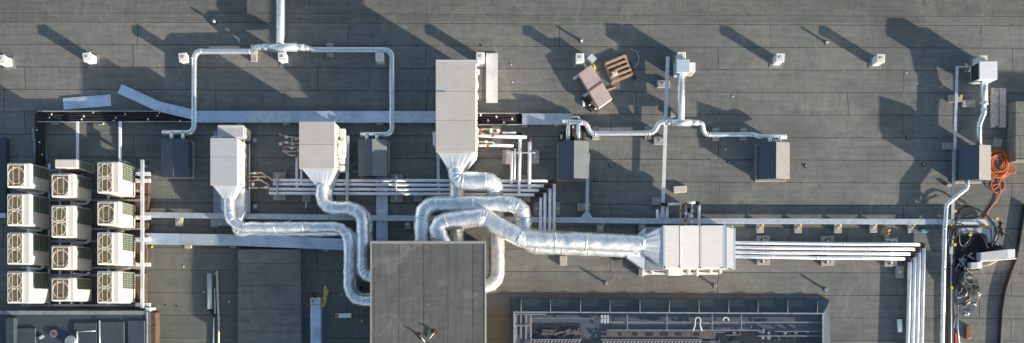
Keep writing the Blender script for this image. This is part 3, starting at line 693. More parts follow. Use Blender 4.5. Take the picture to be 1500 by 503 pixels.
# ------------------------------------------------------------------ cable trays, lids, lines
def strip(name, label, pts, w, z0, z1, mat='galv_lid', cat='cable tray', group=None, joints=(), lip=True):
    """a lidded tray along a photo polyline; joints: positions (0..1) of lid joints on the first leg"""
    t = thing(name, label, cat, V(pts[0][0], pts[0][1], z0), group)
    for i in range(len(pts) - 1):
        a, b = P(*pts[i], z1), P(*pts[i + 1], z1)
        d = (b - a).normalized(); n = Vector((-d.y, d.x, 0)); hw = M_(w, z1) / 2
        js = [0.0] + (list(joints) if i == 0 else []) + [1.0]
        for k in range(len(js) - 1):
            p, q = a.lerp(b, js[k]), a.lerp(b, js[k + 1])
            g = d * (0.004 if k else 0.0)
            m = MB(); e = random.uniform(-.006, .006)
            m.prism([tuple((p + g - n * hw)[:2]), tuple((q - g - n * hw)[:2]), tuple((q - g + n * hw)[:2]), tuple((p + g + n * hw)[:2])], z1 - .03, z1 + e + .004 * (k % 2), .004)
            m.build('lid', mat if k % 3 != 1 or mat != 'galv_lid' else 'galv', t)
        m = MB()
        m.prism([tuple((a - n * (hw - .02))[:2]), tuple((b - n * (hw - .02))[:2]), tuple((b + n * (hw - .02))[:2]), tuple((a + n * (hw - .02))[:2])], z0, z1 - .035, .0)
        m.build('tray_body', 'galv_dark', t)
    return t
strip('lidded_cable_tray', 'wide lidded galvanised tray running left of the tall warm-grey air handler', [(284, 171), (640, 171.5)], 17, 0.16, 0.30, joints=(.22, .4, .62, .82))
strip('lidded_cable_tray', 'short lidded galvanised tray section ending at the twin stubs right of the tall air handler', [(765, 174.5), (838, 174.8)], 16.5, 0.16, 0.32, mat='galv', joints=(.66,))
strip('bent_tray_lid', 'bent galvanised lid slipped off the tray, dog-legged above the black lines', [(175, 130), (232, 156), (283, 168)], 14.5, 0.30, 0.36, mat='galv_lid', cat='tray lid')
strip('loose_tray_lid', 'loose blue-tinted lid lying tilted above the left end of the open tray', [(92.5, 152.5), (162, 147)], 17, 0.005, 0.06, cat='tray lid')
strip('loose_tray_lid', 'pale upright loose lid lying right of the tall warm-grey air handler', [(720.5, 78), (720.5, 151)], 17, 0.005, 0.06, mat='galv_white', cat='tray lid')
strip('lidded_cable_tray', 'broad blue-tinted lidded tray between the condenser rack and the foil duct', [(213, 350), (350, 352), (512, 358.5)], 16.5, 0.18, 0.34, joints=(.38,))
strip('lidded_cable_tray', 'broad tray running up and down under the white pipes left of the shaft', [(559.5, 257), (559.5, 356)], 17, 0.05, 0.14, joints=(.3, .72))
strip('narrow_cable_tray', 'long narrow galvanised tray crossing the whole roof left to right', [(212, 315), (560, 319.5), (945, 323.8), (1385, 325)], 8, 0.20, 0.30, mat='galv', joints=(.3, .7))
strip('narrow_cable_tray', 'narrow pale tray rising past the brick-sized block to the silver hood duct', [(978.3, 83), (970.5, 319)], 5.2, 0.30, 0.36, mat='galv_white')
strip('narrow_cable_tray', 'narrow tray dropping from the dark gabled box to the long tray', [(861.5, 225), (859.5, 319)], 4.6, 0.30, 0.36, mat='galv')
for x, y in ((859.5, 320), (970.5, 320)):
    m = MB(); c = P(x, y, .3); m.prism([(c.x - .28, c.y), (c.x + .28, c.y), (c.x + .09, c.y + .28), (c.x - .09, c.y + .28)], .302, .32, .003)
    m.build('tee_plate', 'galv', label='flared tee plate where the narrow tray ' + ('from the dark gabled box' if x < 900 else 'from the silver hood duct') + ' meets the long tray', cat='tray joint')
strip('narrow_cable_tray', 'double-edged narrow tray running down the right side past the gabled box', [(1402.5, 97), (1399, 215), (1395.5, 320)], 4.2, 0.36, 0.42, mat='galv')
strip('narrow_cable_tray', 'short narrow tray between the upright pair and the white exhaust box', [(1404.7, 98.0), (1423, 98.0)], 2.2, 0.36, 0.42, mat='galv')
strip('narrow_cable_tray', 'slim grey-green upright rail right of the middle air handler', [(509.5, 199), (508, 295)], 4.6, 0.55, 0.62, mat='green_pipe', cat='rail')
strip('narrow_cable_tray', 'slim blue-grey upright rail left of the big foil ducts', [(641.5, 222), (642.5, 300)], 4.4, 0.30, 0.36, mat='galv')
strip('narrow_cable_tray', 'white upright conduit cover, left of the two above the condensers', [(113.3, 178), (113.3, 234)], 4.2, 0.40, 0.46, mat='white', cat='conduit cover')
strip('narrow_cable_tray', 'white upright conduit cover, right of the two above the condensers', [(175.8, 178), (175.8, 240)], 4.2, 0.40, 0.46, mat='white', cat='conduit cover')
strip('drain_channel', 'thin grey channel leaning left of the black line bundle', [(48.5, 188), (52.5, 236)], 3.2, 0.02, 0.08, mat='galv_dark', cat='channel')
strip('drain_channel', 'thin grey channel leaning right of the black line bundle', [(63.5, 186), (68.5, 236)], 2.6, 0.02, 0.08, mat='galv_dark', cat='channel')

# open tray (ladder) with black refrigerant lines
def open_tray(label, x0, x1, y0, y1):
    t = thing('open_cable_tray', label, 'cable tray', V(x0, y0, .14))
    a, b = P(x0, y1, .2), P(x1, y0, .2)
    m = MB(); m.box(a.x, a.y, b.x, b.y, .14, .15); m.build('tray_floor', 'rubber', t)
    for yy in (a.y, b.y):
        m = MB(); m.box(a.x, yy - .012, b.x, yy + .012, .152, .28, .003); m.build('side_rail', 'galv', t)
open_tray('open section of cable tray full of black lines at upper left', 56, 283, 163.5, 179)
open_tray('open section of cable tray right of the tall warm-grey air handler', 698, 765, 166.5, 183)
m = MB(); m.boxp(51.5, 166, 66, 240, .1, .115, 0); m.build('tray_drop', 'rubber', label='black turned-down tray floor leading from the open tray to the condensers', cat='cable tray')
lineY = [165.4, 167.8, 170.2, 172.6, 175, 177.2]
for i, y in enumerate(lineY):
    x = 54.2 + i * 2.0
    lab = 'black insulated refrigerant line bundled in the open tray at upper left'
    t = thing('refrigerant_line', lab, 'refrigerant line', V(x, 240, .2), 'black insulated lines in the left open tray')
    pts = [V(x, 242, .19), V(x + random.uniform(-.6, .6), 215, .19), V(x, 190, .2), V(x, y, .22)]
    for xx in (90, 130, 170, 210, 250, 284): pts.append(V(xx, y + random.uniform(-1.6, 1.6) + (i * .25 if xx > 200 else 0), .22 + random.uniform(-.01, .03)))
    m = MB(); m.tube(pts, .038, 8, .12, 4); m.build('line_insulation', 'rubber', t)
    for k in range(2):
        xx = (70 + i * 47 + k * 97) % 205 + 66
        m = MB(); m.tube([V(xx, y, .235), V(xx + 1.8, y + .1, .235)], .048, 8); m.build('tape_wrap', 'tape', t)
    if i % 2 == 0:
        m = MB(); m.tube([V(x, 190 + i * 9, .205), V(x, 191.6 + i * 9, .205)], .05, 8); m.build('tape_wrap', 'tape', t)
for i, y in enumerate((168.6, 171.4, 174.2, 177, 180)):
    t = thing('refrigerant_line', 'black insulated refrigerant line in the open tray right of the tall air handler', 'refrigerant line', V(700, y, .2), 'black insulated lines in the right open tray')
    m = MB(); m.tube([V(698, y, .2), V(715, y + random.uniform(-.7, .7), .23), V(740, y + random.uniform(-.7, .7), .21), V(766, y, .2)], .038, 8, .1); m.build('line_insulation', 'rubber', t)
    for k in range(1):
        xx = 703 + (i * 23 + k * 31) % 58
        m = MB(); m.tube([V(xx, y, .23), V(xx + 2.2, y, .23)], .055, 8); m.build('tape_wrap', 'tape', t)

# ------------------------------------------------------------------ concrete blocks
blocks = {}
def block(cx, cy, w, h, label, zt=0.15, bracket=None, mat='concrete', rot=0.0, group='concrete support blocks on the roof felt'):
    key = (round(w, 1), round(h, 1), zt, bracket, mat)
    loc = P(cx, cy, zt); loc.z = 0
    if key not in blocks:
        W, D = M_(w, zt) / 2, M_(h, zt) / 2
        t = thing('concrete_block', label, 'concrete block', (0, 0, 0), group)
        m = MB(); m.box(-W, -D, W, D, 0.0, zt, .012); m.build('block_body', mat, t)
        if bracket in ('clip', 'plate'):
            m = MB(); m.box(-.06, -.05, .06, .07, zt, zt + .02, .003); m.disc((0, 0), .022, zt + .02, zt + .06, 8); m.build('anchor_plate', 'galv', t)
        if bracket == 'clip':
            m = MB(); m.box(W - .10, D - .13, W - .01, D - .01, zt + .001, zt + .05, .005); m.build('clip', 'yellow', t)
        if bracket == 'strut':
            m = MB(); m.tube([(-.12, -.04, zt + .03), (.03, .05, zt + .04), (.14, .03, zt + .03)], .018, 6, .03); m.disc((-.1, -.03), .04, zt, zt + .03, 8); m.build('pipe_clamp', 'rubber', t)
        blocks[key] = t; t.location = loc; t.rotation_euler = (0, 0, rot)
        return t
    return dup(blocks[key], loc, rot, label)
R_ = [
 (262, 325, 'clip', 'under the long tray, first one right of the condenser rack'), (313.5, 325.5, 'clip', 'under the long tray beneath the light grey air handler'),
 (424, 325, 'clip', 'under the long tray beside the upper foil duct bend'), (597, 329, 'plate', 'under the long tray just left of the big foil loop'),
 (879.5, 333.5, 'clip', 'under the long tray above the foil duct to the cream air handler'), (941, 332, 'plate', 'under the long tray at the cream air handler cone'),
 (1113.5, 334.5, 'clip', 'under the long tray, first one right of the cream air handler'), (1169, 334.5, 'clip', 'under the long tray, second one right of the cream air handler'),
 (1227.5, 334.5, 'clip', 'under the long tray, third one right of the cream air handler'), (1279.5, 334, 'clip', 'under the long tray left of the tan sack'),
 (1335.5, 334.5, 'clip', 'under the long tray right of the tan sack')]
for x, y, br, lab in R_: block(x, y, 10.5, 14, 'upright concrete block ' + lab, bracket=br)
for x, y, w, h, br, lab in (
 (371.5, 77.5, 9, 25, 'plate', 'under the left arm of the upper left duct tee'), (483, 73, 10, 20, 'plate', 'under the right arm of the upper left duct tee'),
 (872.5, 195, 10, 19, 'strut', 'under the spiral duct, nearest the black line drop'), (949.5, 195, 10, 19, 'strut', 'under the spiral duct just left of its rise to the hood tee'),
 (1049, 197, 10, 19, 'strut', 'under the spiral duct right of the hood tee, left one of two'), (1089.5, 197, 10, 19, 'strut', 'under the spiral duct right of the hood tee, right one of two'),
 (986.5, 166, 8.5, 10.5, None, 'small one tucked against the hood duct'), (972, 122.8, 18.5, 10.5, 'plate', 'under the pale narrow tray near the wooden pallet frame'),
 (967, 206, 18.5, 11, 'clip', 'under the pale narrow tray just below the spiral duct'), (965, 294.5, 18.5, 11, 'plate', 'under the pale narrow tray above the cream air handler'),
 (855, 303.5, 18.5, 11, 'clip', 'under the tray dropping from the third gabled box'),
 (741.5, 230.5, 11, 20.5, 'plate', 'left one under the four upright white risers'), (784.5, 230, 11, 19.5, 'plate', 'right one under the four upright white risers'),
 (786, 306, 9, 19, 'plate', 'left one beside the four pipes that turn down'), (816.5, 306, 8, 19, 'plate', 'right one beside the four pipes that turn down'),
 (825, 382, 10.5, 14, None, 'under the foil duct leading to the cream air handler, standing alone'),
 (409, 257.5, 18.5, 10, 'plate', 'above the left end of the four white pipes'), (409, 288.5, 18.5, 10, 'plate', 'below the left end of the four white pipes'),
 (449, 291, 12, 11, None, 'below the four white pipes left of the middle foil duct'), (497.5, 291, 12, 11, None, 'below the four white pipes right of the middle foil duct'),
 (581, 260, 18.5, 9, 'plate', 'above the four white pipes near the tall air handler'), (581, 292, 18.5, 9, 'plate', 'below the four white pipes near the tall air handler'),
 (612, 291, 12, 9, None, 'below the four white pipes at the big foil loop'), (771, 291, 12, 9, None, 'below the four white pipes right of the big foil loop'),
 (765, 260, 14, 6, None, 'above the four white pipes between the risers'),
 (1118.5, 350.5, 18.5, 10, 'strut', 'above the right four-pipe run, left one of three'), (1118.5, 383, 18.5, 10, 'strut', 'below the right four-pipe run, left one of three'),
 (1212.5, 351, 18.5, 10, 'strut', 'above the right four-pipe run, middle one of three'), (1212.5, 384, 18.5, 10, 'strut', 'below the right four-pipe run, middle one of three'),
 (1306.5, 353, 18.5, 10, 'strut', 'above the right four-pipe run, by its corner'), (1305.5, 385.5, 18.5, 10, 'strut', 'below the right four-pipe run, by its corner'),
 (1318.5, 399, 11, 18, 'plate', 'left of the four pipes going down the right side'),
 (1400, 144, 19, 10.5, 'clip', 'under the double-edged tray at right, left one of the touching pair'), (1419.5, 151.5, 19, 10.5, 'plate', 'right one of the touching pair near the stepped spiral duct'),
 (1389, 214, 14, 9.5, None, 'half under the double-edged tray beside the right gabled box'),
 (1391, 271, 6.5, 3.5, None, 'tiny sunlit one below the right gabled box'),
 (339.5 + 12, 181.5, 10, 3, None, 'peeking from under the wide tray above the light grey air handler'), (420, 181.5, 10, 3, None, 'peeking from under the wide tray left of the middle air handler'), (556, 181.5, 10, 3, None, 'peeking from under the wide tray above the second gabled box'),
 (79, 180.5, 10, 3.5, None, 'peeking from under the open tray, left one'), (146, 180.5, 10, 3.5, None, 'peeking from under the open tray, right one'), (768.5, 184.5, 9, 3.5, None, 'peeking from under the open tray right of the tall air handler'),
 (275, 361.5, 10, 4.5, None, 'peeking from below the broad blue-tinted tray, left one'), (341, 362, 9, 3, None, 'peeking from below the broad blue-tinted tray, middle one'), (477, 367, 9, 3, None, 'peeking from below the broad blue-tinted tray, right one')):
    block(x, y, w, h, 'concrete block ' + lab, bracket=br, zt=(0.13 if h < 5 else 0.15))
block(996.3, 277.3, 19, 9.5, 'pale loose concrete block lying alone, slightly turned, right of the narrow tray', mat='concrete_w', rot=0.06, zt=.14)
for x, y, lab in ((373, 205.5, 'upper one right of the light grey air handler'), (373.5, 303, 'lower one right of the light grey air handler')):
    t = block(x, y, 8, 8, 'small square galvanised pad, ' + lab, mat='galv_dark', zt=.06, bracket='plate', group='small galvanised pads'); t['category'] = 'roof pad'

# ------------------------------------------------------------------ white vent posts
pp = None
for x, y, rot, lab in ((1, 87, .1, 'white vent post cut by the left edge of the picture, browner than the rest'), (127, 83.5, .15, 'white capped vent post standing above the loose blue-tinted lid'), (267.5, 84, .1, 'white capped vent post beside the left drop of the upper left duct'),
    (413, 83, .05, 'white capped vent post just below the upper left duct tee'), (556, 83.5, 0, 'white capped vent post inside the right corner of the upper left duct'),
    (703.5, 83, 0, 'white capped vent post between the tall air handler and the pale lid'), (849.5, 84.5, .03, 'white capped vent post next to the blue-lidded bucket'),
    (998.5, 82.5, 0, 'white capped vent post behind the silver exhaust hood'), (1143, 84.5, -.05, 'white capped vent post standing alone right of the silver hood'),
    (1290.5, 85.5, -.05, 'white capped vent post near the bent small pipe at upper right'), (1440.5, 87.5, 0, 'white capped vent post half hidden behind the white exhaust box')):
    h_ = .66
    loc = P(x, y, h_); loc.z = 0
    if pp is None:
        pp = thing('vent_post', lab, 'vent post', (0, 0, 0), 'white vent posts along the roof')
        m = MB(); m.box(-.155, -.17, .155, .17, 0.0, h_ - .07, .015); m.build('post_body', 'post', pp)
        m = MB(); m.box(-.18, -.195, .18, .195, h_ - .069, h_, .02); m.build('cap', 'post', pp)
        m = MB(); m.prism([(-.28, -.28), (.28, -.28), (.28, .28), (-.28, .28)], 0.001, .02, .008); m.build('base_flashing', 'dark_metal2', pp)
        m = MB(); m.box(-.05, -.05, .07, .06, h_ + .001, h_ + .02, .004); m.build('cap_plate', 'galv', pp)
        pp.location = loc; pp.rotation_euler.z = rot
    else: dup(pp, loc, rot, lab)
# little vent pipes and roof drains
vp = None
for x, y, lab in ((312, 30, 'black vent stub in the shadow near the top left duct'), (852, 57.5, 'small vent pipe above the blue-lidded bucket'), (1213.5, 59.5, 'small vent pipe crossed by a post shadow at upper right'),
    (888, 414.5, 'small vent pipe left of the cream air handler, above the skylight'), (1048.5, 418, 'small vent pipe below the right end of the cream air handler'), (1212, 424, 'small vent pipe at the right end of the skylight')):
    loc = P(x, y, .3); loc.z = 0
    if vp is None:
        vp = thing('vent_pipe', lab, 'vent pipe', (0, 0, 0), 'small vent pipes on the roof')
        m = MB(); m.tube([(0, 0, 0), (0, 0, .30)], .055, 12); m.build('pipe', 'post', vp)
        m = MB(); m.disc((0, 0), .04, .302, .31, 12); m.build('opening', 'near_black', vp)
        m = MB(); m.disc((0, 0), .11, .001, .03, 14, .07); m.build('collar', 'dark_metal', vp)
        vp.location = loc
    else: dup(vp, loc, 0, lab)
dp = None
for x, y, lab in ((894.5, 242.5, 'round roof drain with pale centre right of the third gabled box'), (1068, 238, 'round roof drain left of the fourth gabled box'), (1180.5, 243.5, 'round roof drain right of the fourth gabled box'),
    (215, 237.5, 'round black drain hole beside the condenser rack'), (872.5, 264, 'round roof drain below the third gabled box'), (1329.5, 202, 'dark drain in the long shadow left of the right gabled box'), (1352.5, 241.5, 'tiny dark drain left of the right gabled box')):
    loc = P(x, y, .02); loc.z = 0
    if dp is None:
        dp = thing('roof_drain', lab, 'roof drain', (0, 0, 0), 'round roof drains')
        m = MB(); m.disc((0, 0), .075, .001, .02, 14, .065); m.build('grate', 'near_black', dp)
        m = MB(); m.torus((0, 0), .065, .014, .022, 16, 6); m.build('rim', 'rubber', dp)
        m = MB(); m.disc((0.01, .01), .032, .0205, .032, 10); m.build('centre_cap', 'post', dp)
        dp.location = loc
    else: dup(dp, loc, 0, lab)

# ------------------------------------------------------------------ gabled fan boxes
def gable(label, x0, y0, x1, y1, ml, mr, ze=.72, zr=.92, stubs=()):
    t = thing('gabled_fan_box', label, 'fan box', V((x0 + x1) / 2, (y0 + y1) / 2, 0), 'dark gabled fan boxes')
    a, b = P(x0, y1, ze), P(x1, y0, ze); cx = (a.x + b.x) / 2
    m = MB(); m.box(a.x + .05, a.y + .05, b.x - .05, b.y - .05, 0.06, ze - .02, .006); m.build('body', 'dark_metal', t)
    m = MB(); m.box(a.x - .03, a.y - .03, b.x + .03, b.y + .03, 0.001, .06, .01); m.build('curb', 'concrete', t)
    for sgn, mt in ((-1, ml), (1, mr)):  # a paler material on the sunward slope puts its lit side into colour
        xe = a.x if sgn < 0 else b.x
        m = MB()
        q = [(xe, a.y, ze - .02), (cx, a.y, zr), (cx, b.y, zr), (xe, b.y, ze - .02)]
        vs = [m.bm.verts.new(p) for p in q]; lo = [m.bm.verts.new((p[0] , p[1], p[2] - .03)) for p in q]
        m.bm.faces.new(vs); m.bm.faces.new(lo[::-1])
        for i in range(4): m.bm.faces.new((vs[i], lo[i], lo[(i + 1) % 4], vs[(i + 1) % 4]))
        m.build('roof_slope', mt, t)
    m = MB()
    for yy in (a.y + .052, b.y - .052):
        vs = [m.bm.verts.new(p) for p in ((a.x + .05, yy, ze - .02), (b.x - .05, yy, ze - .02), (cx, yy, zr - .03))]; m.bm.faces.new(vs)
    m.build('gable_end', 'dark_metal', t)
    m = MB(); m.tube([(cx, a.y - .01, zr + .005), (cx, b.y + .01, zr + .005)], .012, 6); m.build('ridge_trim', ml, t)
    return t
gable('dark blue-grey gabled fan box left of the light grey air handler', 235.5, 204, 276, 258, 'dark_metal', 'dark_metal', .7, .86)
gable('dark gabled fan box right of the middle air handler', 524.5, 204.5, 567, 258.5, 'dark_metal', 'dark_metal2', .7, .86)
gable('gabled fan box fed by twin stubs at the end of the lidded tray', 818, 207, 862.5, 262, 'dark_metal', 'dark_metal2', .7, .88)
gable('gabled fan box, sunward slope coloured lighter, right of the hood duct', 1113, 209, 1157, 262.5, 'dark_metal', 'taupe_metal', .72, .9)
gable('large gabled fan box, sunward slope coloured pale, beside the orange hose', 1410, 213, 1452, 264, 'dark_metal', 'taupe_metal', .9, 1.08)
m = MB(); m.boxp(1487, 148, 1640, 236, 0.0, 0.68, 0.03); m.build('low_roof_block', 'roof', label='low felt-covered block cut by the right edge beside the planks', cat='roof block')

# ------------------------------------------------------------------ spiral ducts
def duct(label, parts, name='spiral_duct', cat='duct', group=None, mat='spiral'):
    """parts: (name, path of (px,py,z), radius px at that z, bend m, material)"""
    p0 = parts[0][1][0]
    t = thing(name, label, cat, V(*p0), group)
    for q in parts:
        pn, path, r, bend, mt = q[:5]
        m = MB(); rr = M_(r, path[0][2]); pts = m.tube([V(*p) for p in path], rr, 18, bend, 3 if mt.startswith('foil') else 5)
        if mt.startswith('foil'):
            m.bm.free(); m = MB()
            dense = [pts[0]]; joints = []
            for i in range(1, len(pts)):
                a_, b2 = pts[i - 1], pts[i]; n_ = max(1, int((b2 - a_).length / 0.11))
                for k in range(1, n_ + 1): dense.append(a_.lerp(b2, k / n_))
                joints.append(b2)
                if (b2 - a_).length > 1.6:
                    q_ = int((b2 - a_).length / 1.05)
                    joints += [a_.lerp(b2, k / q_) for k in range(1, q_)]
            m.tube(dense, rr, 28)
            for v in m.bm.verts:
                near = min(dense, key=lambda p_: (p_ - v.co).length_squared)
                d_ = (v.co - near)
                if d_.length > rr * .5:
                    q_ = v.co
                    nz = noise.noise(q_ * 2.6) * .030 + noise.noise(q_ * 6.5 + Vector((7, 3, 1))) * .020 + abs(noise.noise(q_ * 12.0)) * .012
                    v.co += d_.normalized() * nz
            for f_ in m.bm.faces: f_.smooth = len(f_.verts) == 4
            for i_, jp in enumerate(joints[:-1]):
                k_ = min(range(len(dense)), key=lambda q: (dense[q] - jp).length)
                k_ = max(1, min(len(dense) - 2, k_)); d_ = (dense[k_ + 1] - dense[k_ - 1]).normalized()
                m.tube([dense[k_] - d_ * .022, dense[k_] + d_ * .022], rr * 1.035, 24, wob=.004)
        # collars at the joints of bends
        o = m.build(pn, mt, t)
        if bend > 0:
            for i in range(1, len(pts) - 1) if mt == 'spiral' else ():
                li, lo = (pts[i] - pts[i - 1]).length, (pts[i + 1] - pts[i]).length
                if (li > bend * .8) != (lo > bend * .8):
                    d = (pts[i] - pts[i - 1]).normalized() if li > lo else (pts[i + 1] - pts[i]).normalized()
                    cm = MB(); cm.tube([pts[i] - d * .03, pts[i] + d * .03], rr * 1.06, 18); cm.build('collar', 'fitting' if mt == 'spiral' else mt, o)
    return t
ZL = .27
duct('silver spiral duct tee at upper left whose trunk leaves the top of the picture', [
 ('trunk', [(411.5, -60, .66), (410.5, 64, .66)], 6.2, 0, 'spiral'),
 ('tee_body', [(394, 69.5, .64), (435, 69.5, .64)], 6.3, 0, 'spiral'), ('reducer', [(384, 69, .62), (394.5, 69.2, .63)], 5.0, 0, 'fitting'), ('reducer', [(434.5, 69.5, .63), (446, 69.8, .61)], 5.0, 0, 'fitting'),
 ('left_arm', [(385, 69, .62), (375, 69.5, .6), (371, 75.5, ZL + .02), (285, 75.5, ZL), (284.5, 195, ZL), (238, 194.3, .34)], 4.2, .3, 'spiral'),
 ('right_arm', [(445, 69.8, .6), (454, 72, ZL + .08), (460, 73.3, ZL), (574, 73.5, ZL), (574.5, 197.5, ZL), (528, 197.5, .34)], 4.2, .3, 'spiral'),
 ('stub', [(251.5, 194, .4), (251.5, 207, .5)], 2.7, 0, 'spiral'), ('stub', [(268, 194, .4), (268, 207, .5)], 2.7, 0, 'spiral'),
 ('stub', [(537.5, 197, .4), (537.5, 207, .5)], 2.7, 0, 'spiral'), ('stub', [(552, 197, .4), (552, 207, .5)], 2.7, 0, 'spiral')])
duct('silver spiral duct with a tee below the blue-grey hood, snaking between two gabled boxes', [
 ('trunk', [(997.5, 100, .6), (997.5, 176, .56)], 5.6, 0, 'spiral'),
 ('tee_body', [(984, 179.7, .56), (1012, 180, .56)], 5.4, 0, 'spiral'), ('reducer', [(975, 179, .54), (985, 179.3, .55)], 4.4, 0, 'fitting'), ('reducer', [(1011, 180, .55), (1023, 180, .53)], 4.4, 0, 'fitting'),
 ('left_arm', [(976, 179, .53), (965, 179, .5), (958, 195, ZL), (864, 196, ZL), (859, 180, .45), (823, 178.3, .5)], 4.0, .32, 'spiral'),
 ('right_arm', [(1022, 180, .52), (1029, 181, .5), (1031, 197.5, ZL), (1105, 197.5, ZL), (1112, 200.5, .4), (1152, 200.5, .5)], 3.7, .3, 'spiral'),
 ('stub', [(832, 180, .5), (832, 209, .55)], 3.0, 0, 'spiral'), ('stub', [(847, 180, .5), (847, 209, .55)], 3.0, 0, 'spiral'),
 ('stub', [(1128, 200, .5), (1128, 211, .55)], 2.8, 0, 'spiral'), ('stub', [(1142, 200, .5), (1142, 211, .55)], 2.8, 0, 'spiral')])
duct('stepped silver spiral duct from the white exhaust box to the right gabled box', [
 ('upper_run', [(1441.5, 108, .7), (1441.3, 152, .62)], 5.3, 0, 'spiral'), ('reducer', [(1441.2, 149, .62), (1441.2, 154, .6)], 5.9, 0, 'fitting'),
 ('lower_run', [(1441, 152, .58), (1440.8, 166, .56), (1434, 183, .55), (1434, 216, .55)], 4.0, .25, 'spiral')])
duct('slim silver duct dropping from the right gabled box to the bottom of the picture', [
 ('run', [(1417, 262, .5), (1416.5, 275, .48), (1386, 300, .42), (1383.5, 340, .42), (1379, 540, .42)], 3.3, .2, 'spiral'), ('reducer', [(1383.2, 334, .42), (1383.1, 336.5, .42)], 3.8, 0, 'fitting')])

# exhaust boxes
t = thing('exhaust_hood', 'blue-grey square exhaust hood with a white side cowl at the top of the snaking duct', 'exhaust hood', V(1000, 96, 0))
m = MB(); m.boxp(991, 87, 1010, 106.5, .0, .85, .015); m.build('hood_body', 'bluegrey', t)
m = MB(); m.boxp(1010.5, 91.5, 1018.5, 105.5, .2, .7, .012); m.build('side_cowl', 'white', t)
m = MB(); m.boxp(1000, 107, 1016, 108.5, .15, .6, .006); m.build('lower_flange', 'cardboard', t)
t = thing('exhaust_box', 'bright white exhaust box with a dark left side near the right edge', 'exhaust hood', V(1440, 104, 0))
m = MB(); m.boxp(1435, 90, 1461, 116.5, .25, 1.03, .012); m.build('box_body', 'white', t)
a, b = P(1435, 116.5, 1.03), P(1435, 90, 1.03)
m = MB(); m.box(a.x - .012, a.y + .05, a.x - .002, b.y - .05, .32, .96); m.build('dark_side_panel', 'near_black', t)  # near-black panel on the left side, behind the slats
m = MB()
for q in range(5): m.box(a.x - .03, a.y + .05, a.x - .014, b.y - .05, .38 + q * .12, .40 + q * .12)
m.build('side_slat', 'dark_metal', t)
m = MB()
for x, y in ((1437, 95), (1458, 95), (1437, 114), (1458, 114)): m.boxp(x - 1, y - 1, x + 1, y + 1, 0, .25, .003, zr=1.03)
m.build('leg', 'post', t)
m = MB(); m.boxp(1427, 118, 1437, 122.5, .0, .3, .01); m.build('foot_block', 'post', t)

# ------------------------------------------------------------------ air handlers
def ahu_side_doors(t, xf, ys, zs, mat='ahu_side', stick=True, gap=.03):
    """doors on an east face at x = xf, ys: list of y breaks, zs: z breaks"""
    k = 0
    for i in range(len(ys) - 1):
        for j in range(len(zs) - 1):
            y0, y1 = sorted((ys[i], ys[i + 1]))
            m = MB(); m.box(xf + .002, y0 + gap, xf + .035, y1 - gap, zs[j] + gap, zs[j + 1] - gap, .008); d = m.build('access_door', mat, t)
            m = MB(); m.box(xf + .037, y0 + gap * 2, xf + .075, y0 + gap * 2 + .035, (zs[j] + zs[j + 1]) / 2 - .07, (zs[j] + zs[j + 1]) / 2 + .07, .006); m.build('handle', 'rubber', d)
            if stick and (k % 3 != 2):
                yc = y0 + (y1 - y0) * random.uniform(.35, .65); zc = zs[j] + (zs[j + 1] - zs[j]) * random.uniform(.35, .7)
                m = MB(); m.box(xf + .036, yc - .06, xf + .042, yc + .06, zc - .06, zc + .09); m.build('sticker', 'yellow', d)
            k += 1
def roof_panels(t, x0, x1, ys, z, mat, gap=.5):
    for i in range(len(ys) - 1):
        m = MB(); m.boxp(x0, ys[i] + gap * .5, x1, ys[i + 1] - gap * .5, z - .05, z, .008); m.build('roof_panel', mat, t)
# light grey one, left
t = thing('air_handler', 'light grey air handler on the left with cream doors and yellow stickers', 'air handler', V(335, 240, 0), 'air handling units')
zt = 1.78
m = MB(); m.boxp(309, 203, 346.5, 271.5, .2, zt - .052, .01); m.build('casing', 'ahu_side', t)
roof_panels(t, 308, 347.5, (202, 230, 272), zt, 'ahu_grey')
m = MB(); m.boxp(318.5, 184, 356.5, 201, .2, 1.25, .01, ); m.build('intake_section', 'ahu_grey', t)
m = MB(); m.boxp(319, 183.3, 356, 186, 1.253, 1.30, .006); m.boxp(309.5, 199.3, 322, 201.5, 1.0, zt - .06, .006); m.build('intake_lip', 'ahu_grey', t)
m = MB(); m.boxp(309, 190, 348, 330, 0.0, .19, .01, zr=.5); m.build('base_frame', 'galv_dark', t)
f = P(347, 200, zt).x; yy = [P(0, v, zt).y for v in (202, 216, 229, 243, 257, 271)]
ahu_side_doors(t, f - .02, yy, (.25, .95, zt - .08))
a = P(357, 184, 1.3); ahu_side_doors(t, a.x - .01, [P(0, v, 1.3).y for v in (185, 200)], (.3, 1.2))
m = MB(); x_ = f + .02
m.tube([(x_ + .10, yy[0], .35), (x_ + .10, yy[-1] - 1.2, .35)], .03, 8); m.tube([(x_ + .06, yy[0] + .2, 1.0), (x_ + .06, yy[-1], 1.0)], .025, 8); m.build('wiring_conduit', 'ahu_side', t)
for x0_, zc in ((0, .62), (1, 1.32)):
    m = MB(); zz0, zz1 = (.22, .92) if x0_ == 0 else (1.0, 1.7)
    a, b = P(311, 272, zt), P(346, 272, zt)
    yl = a.y - (.0 if x0_ else .0)
    if x0_: rect = [(a.x, yl, zz0), (b.x, yl, zz0), (b.x, yl, zz1), (a.x, yl, zz1)]; c = V(336, 292, 1.35)
    else:
        yl -= .9; rect = [(a.x + .1, yl, zz0), (b.x + .1, yl, zz0), (b.x + .1, yl, zz1), (a.x + .1, yl, zz1)]; c = V(347, 326, .62)
        mb = MB(); mb.box(a.x + .1, yl, b.x + .1, a.y - .01, zz0, zz1, .008); mb.build('lower_section', 'galv_white', t)
    m.loft(rect, c, (0, -1, 0), M_(7.6, zc)); m.build('transition_cone', 'cone', t)
ZU = 1.35
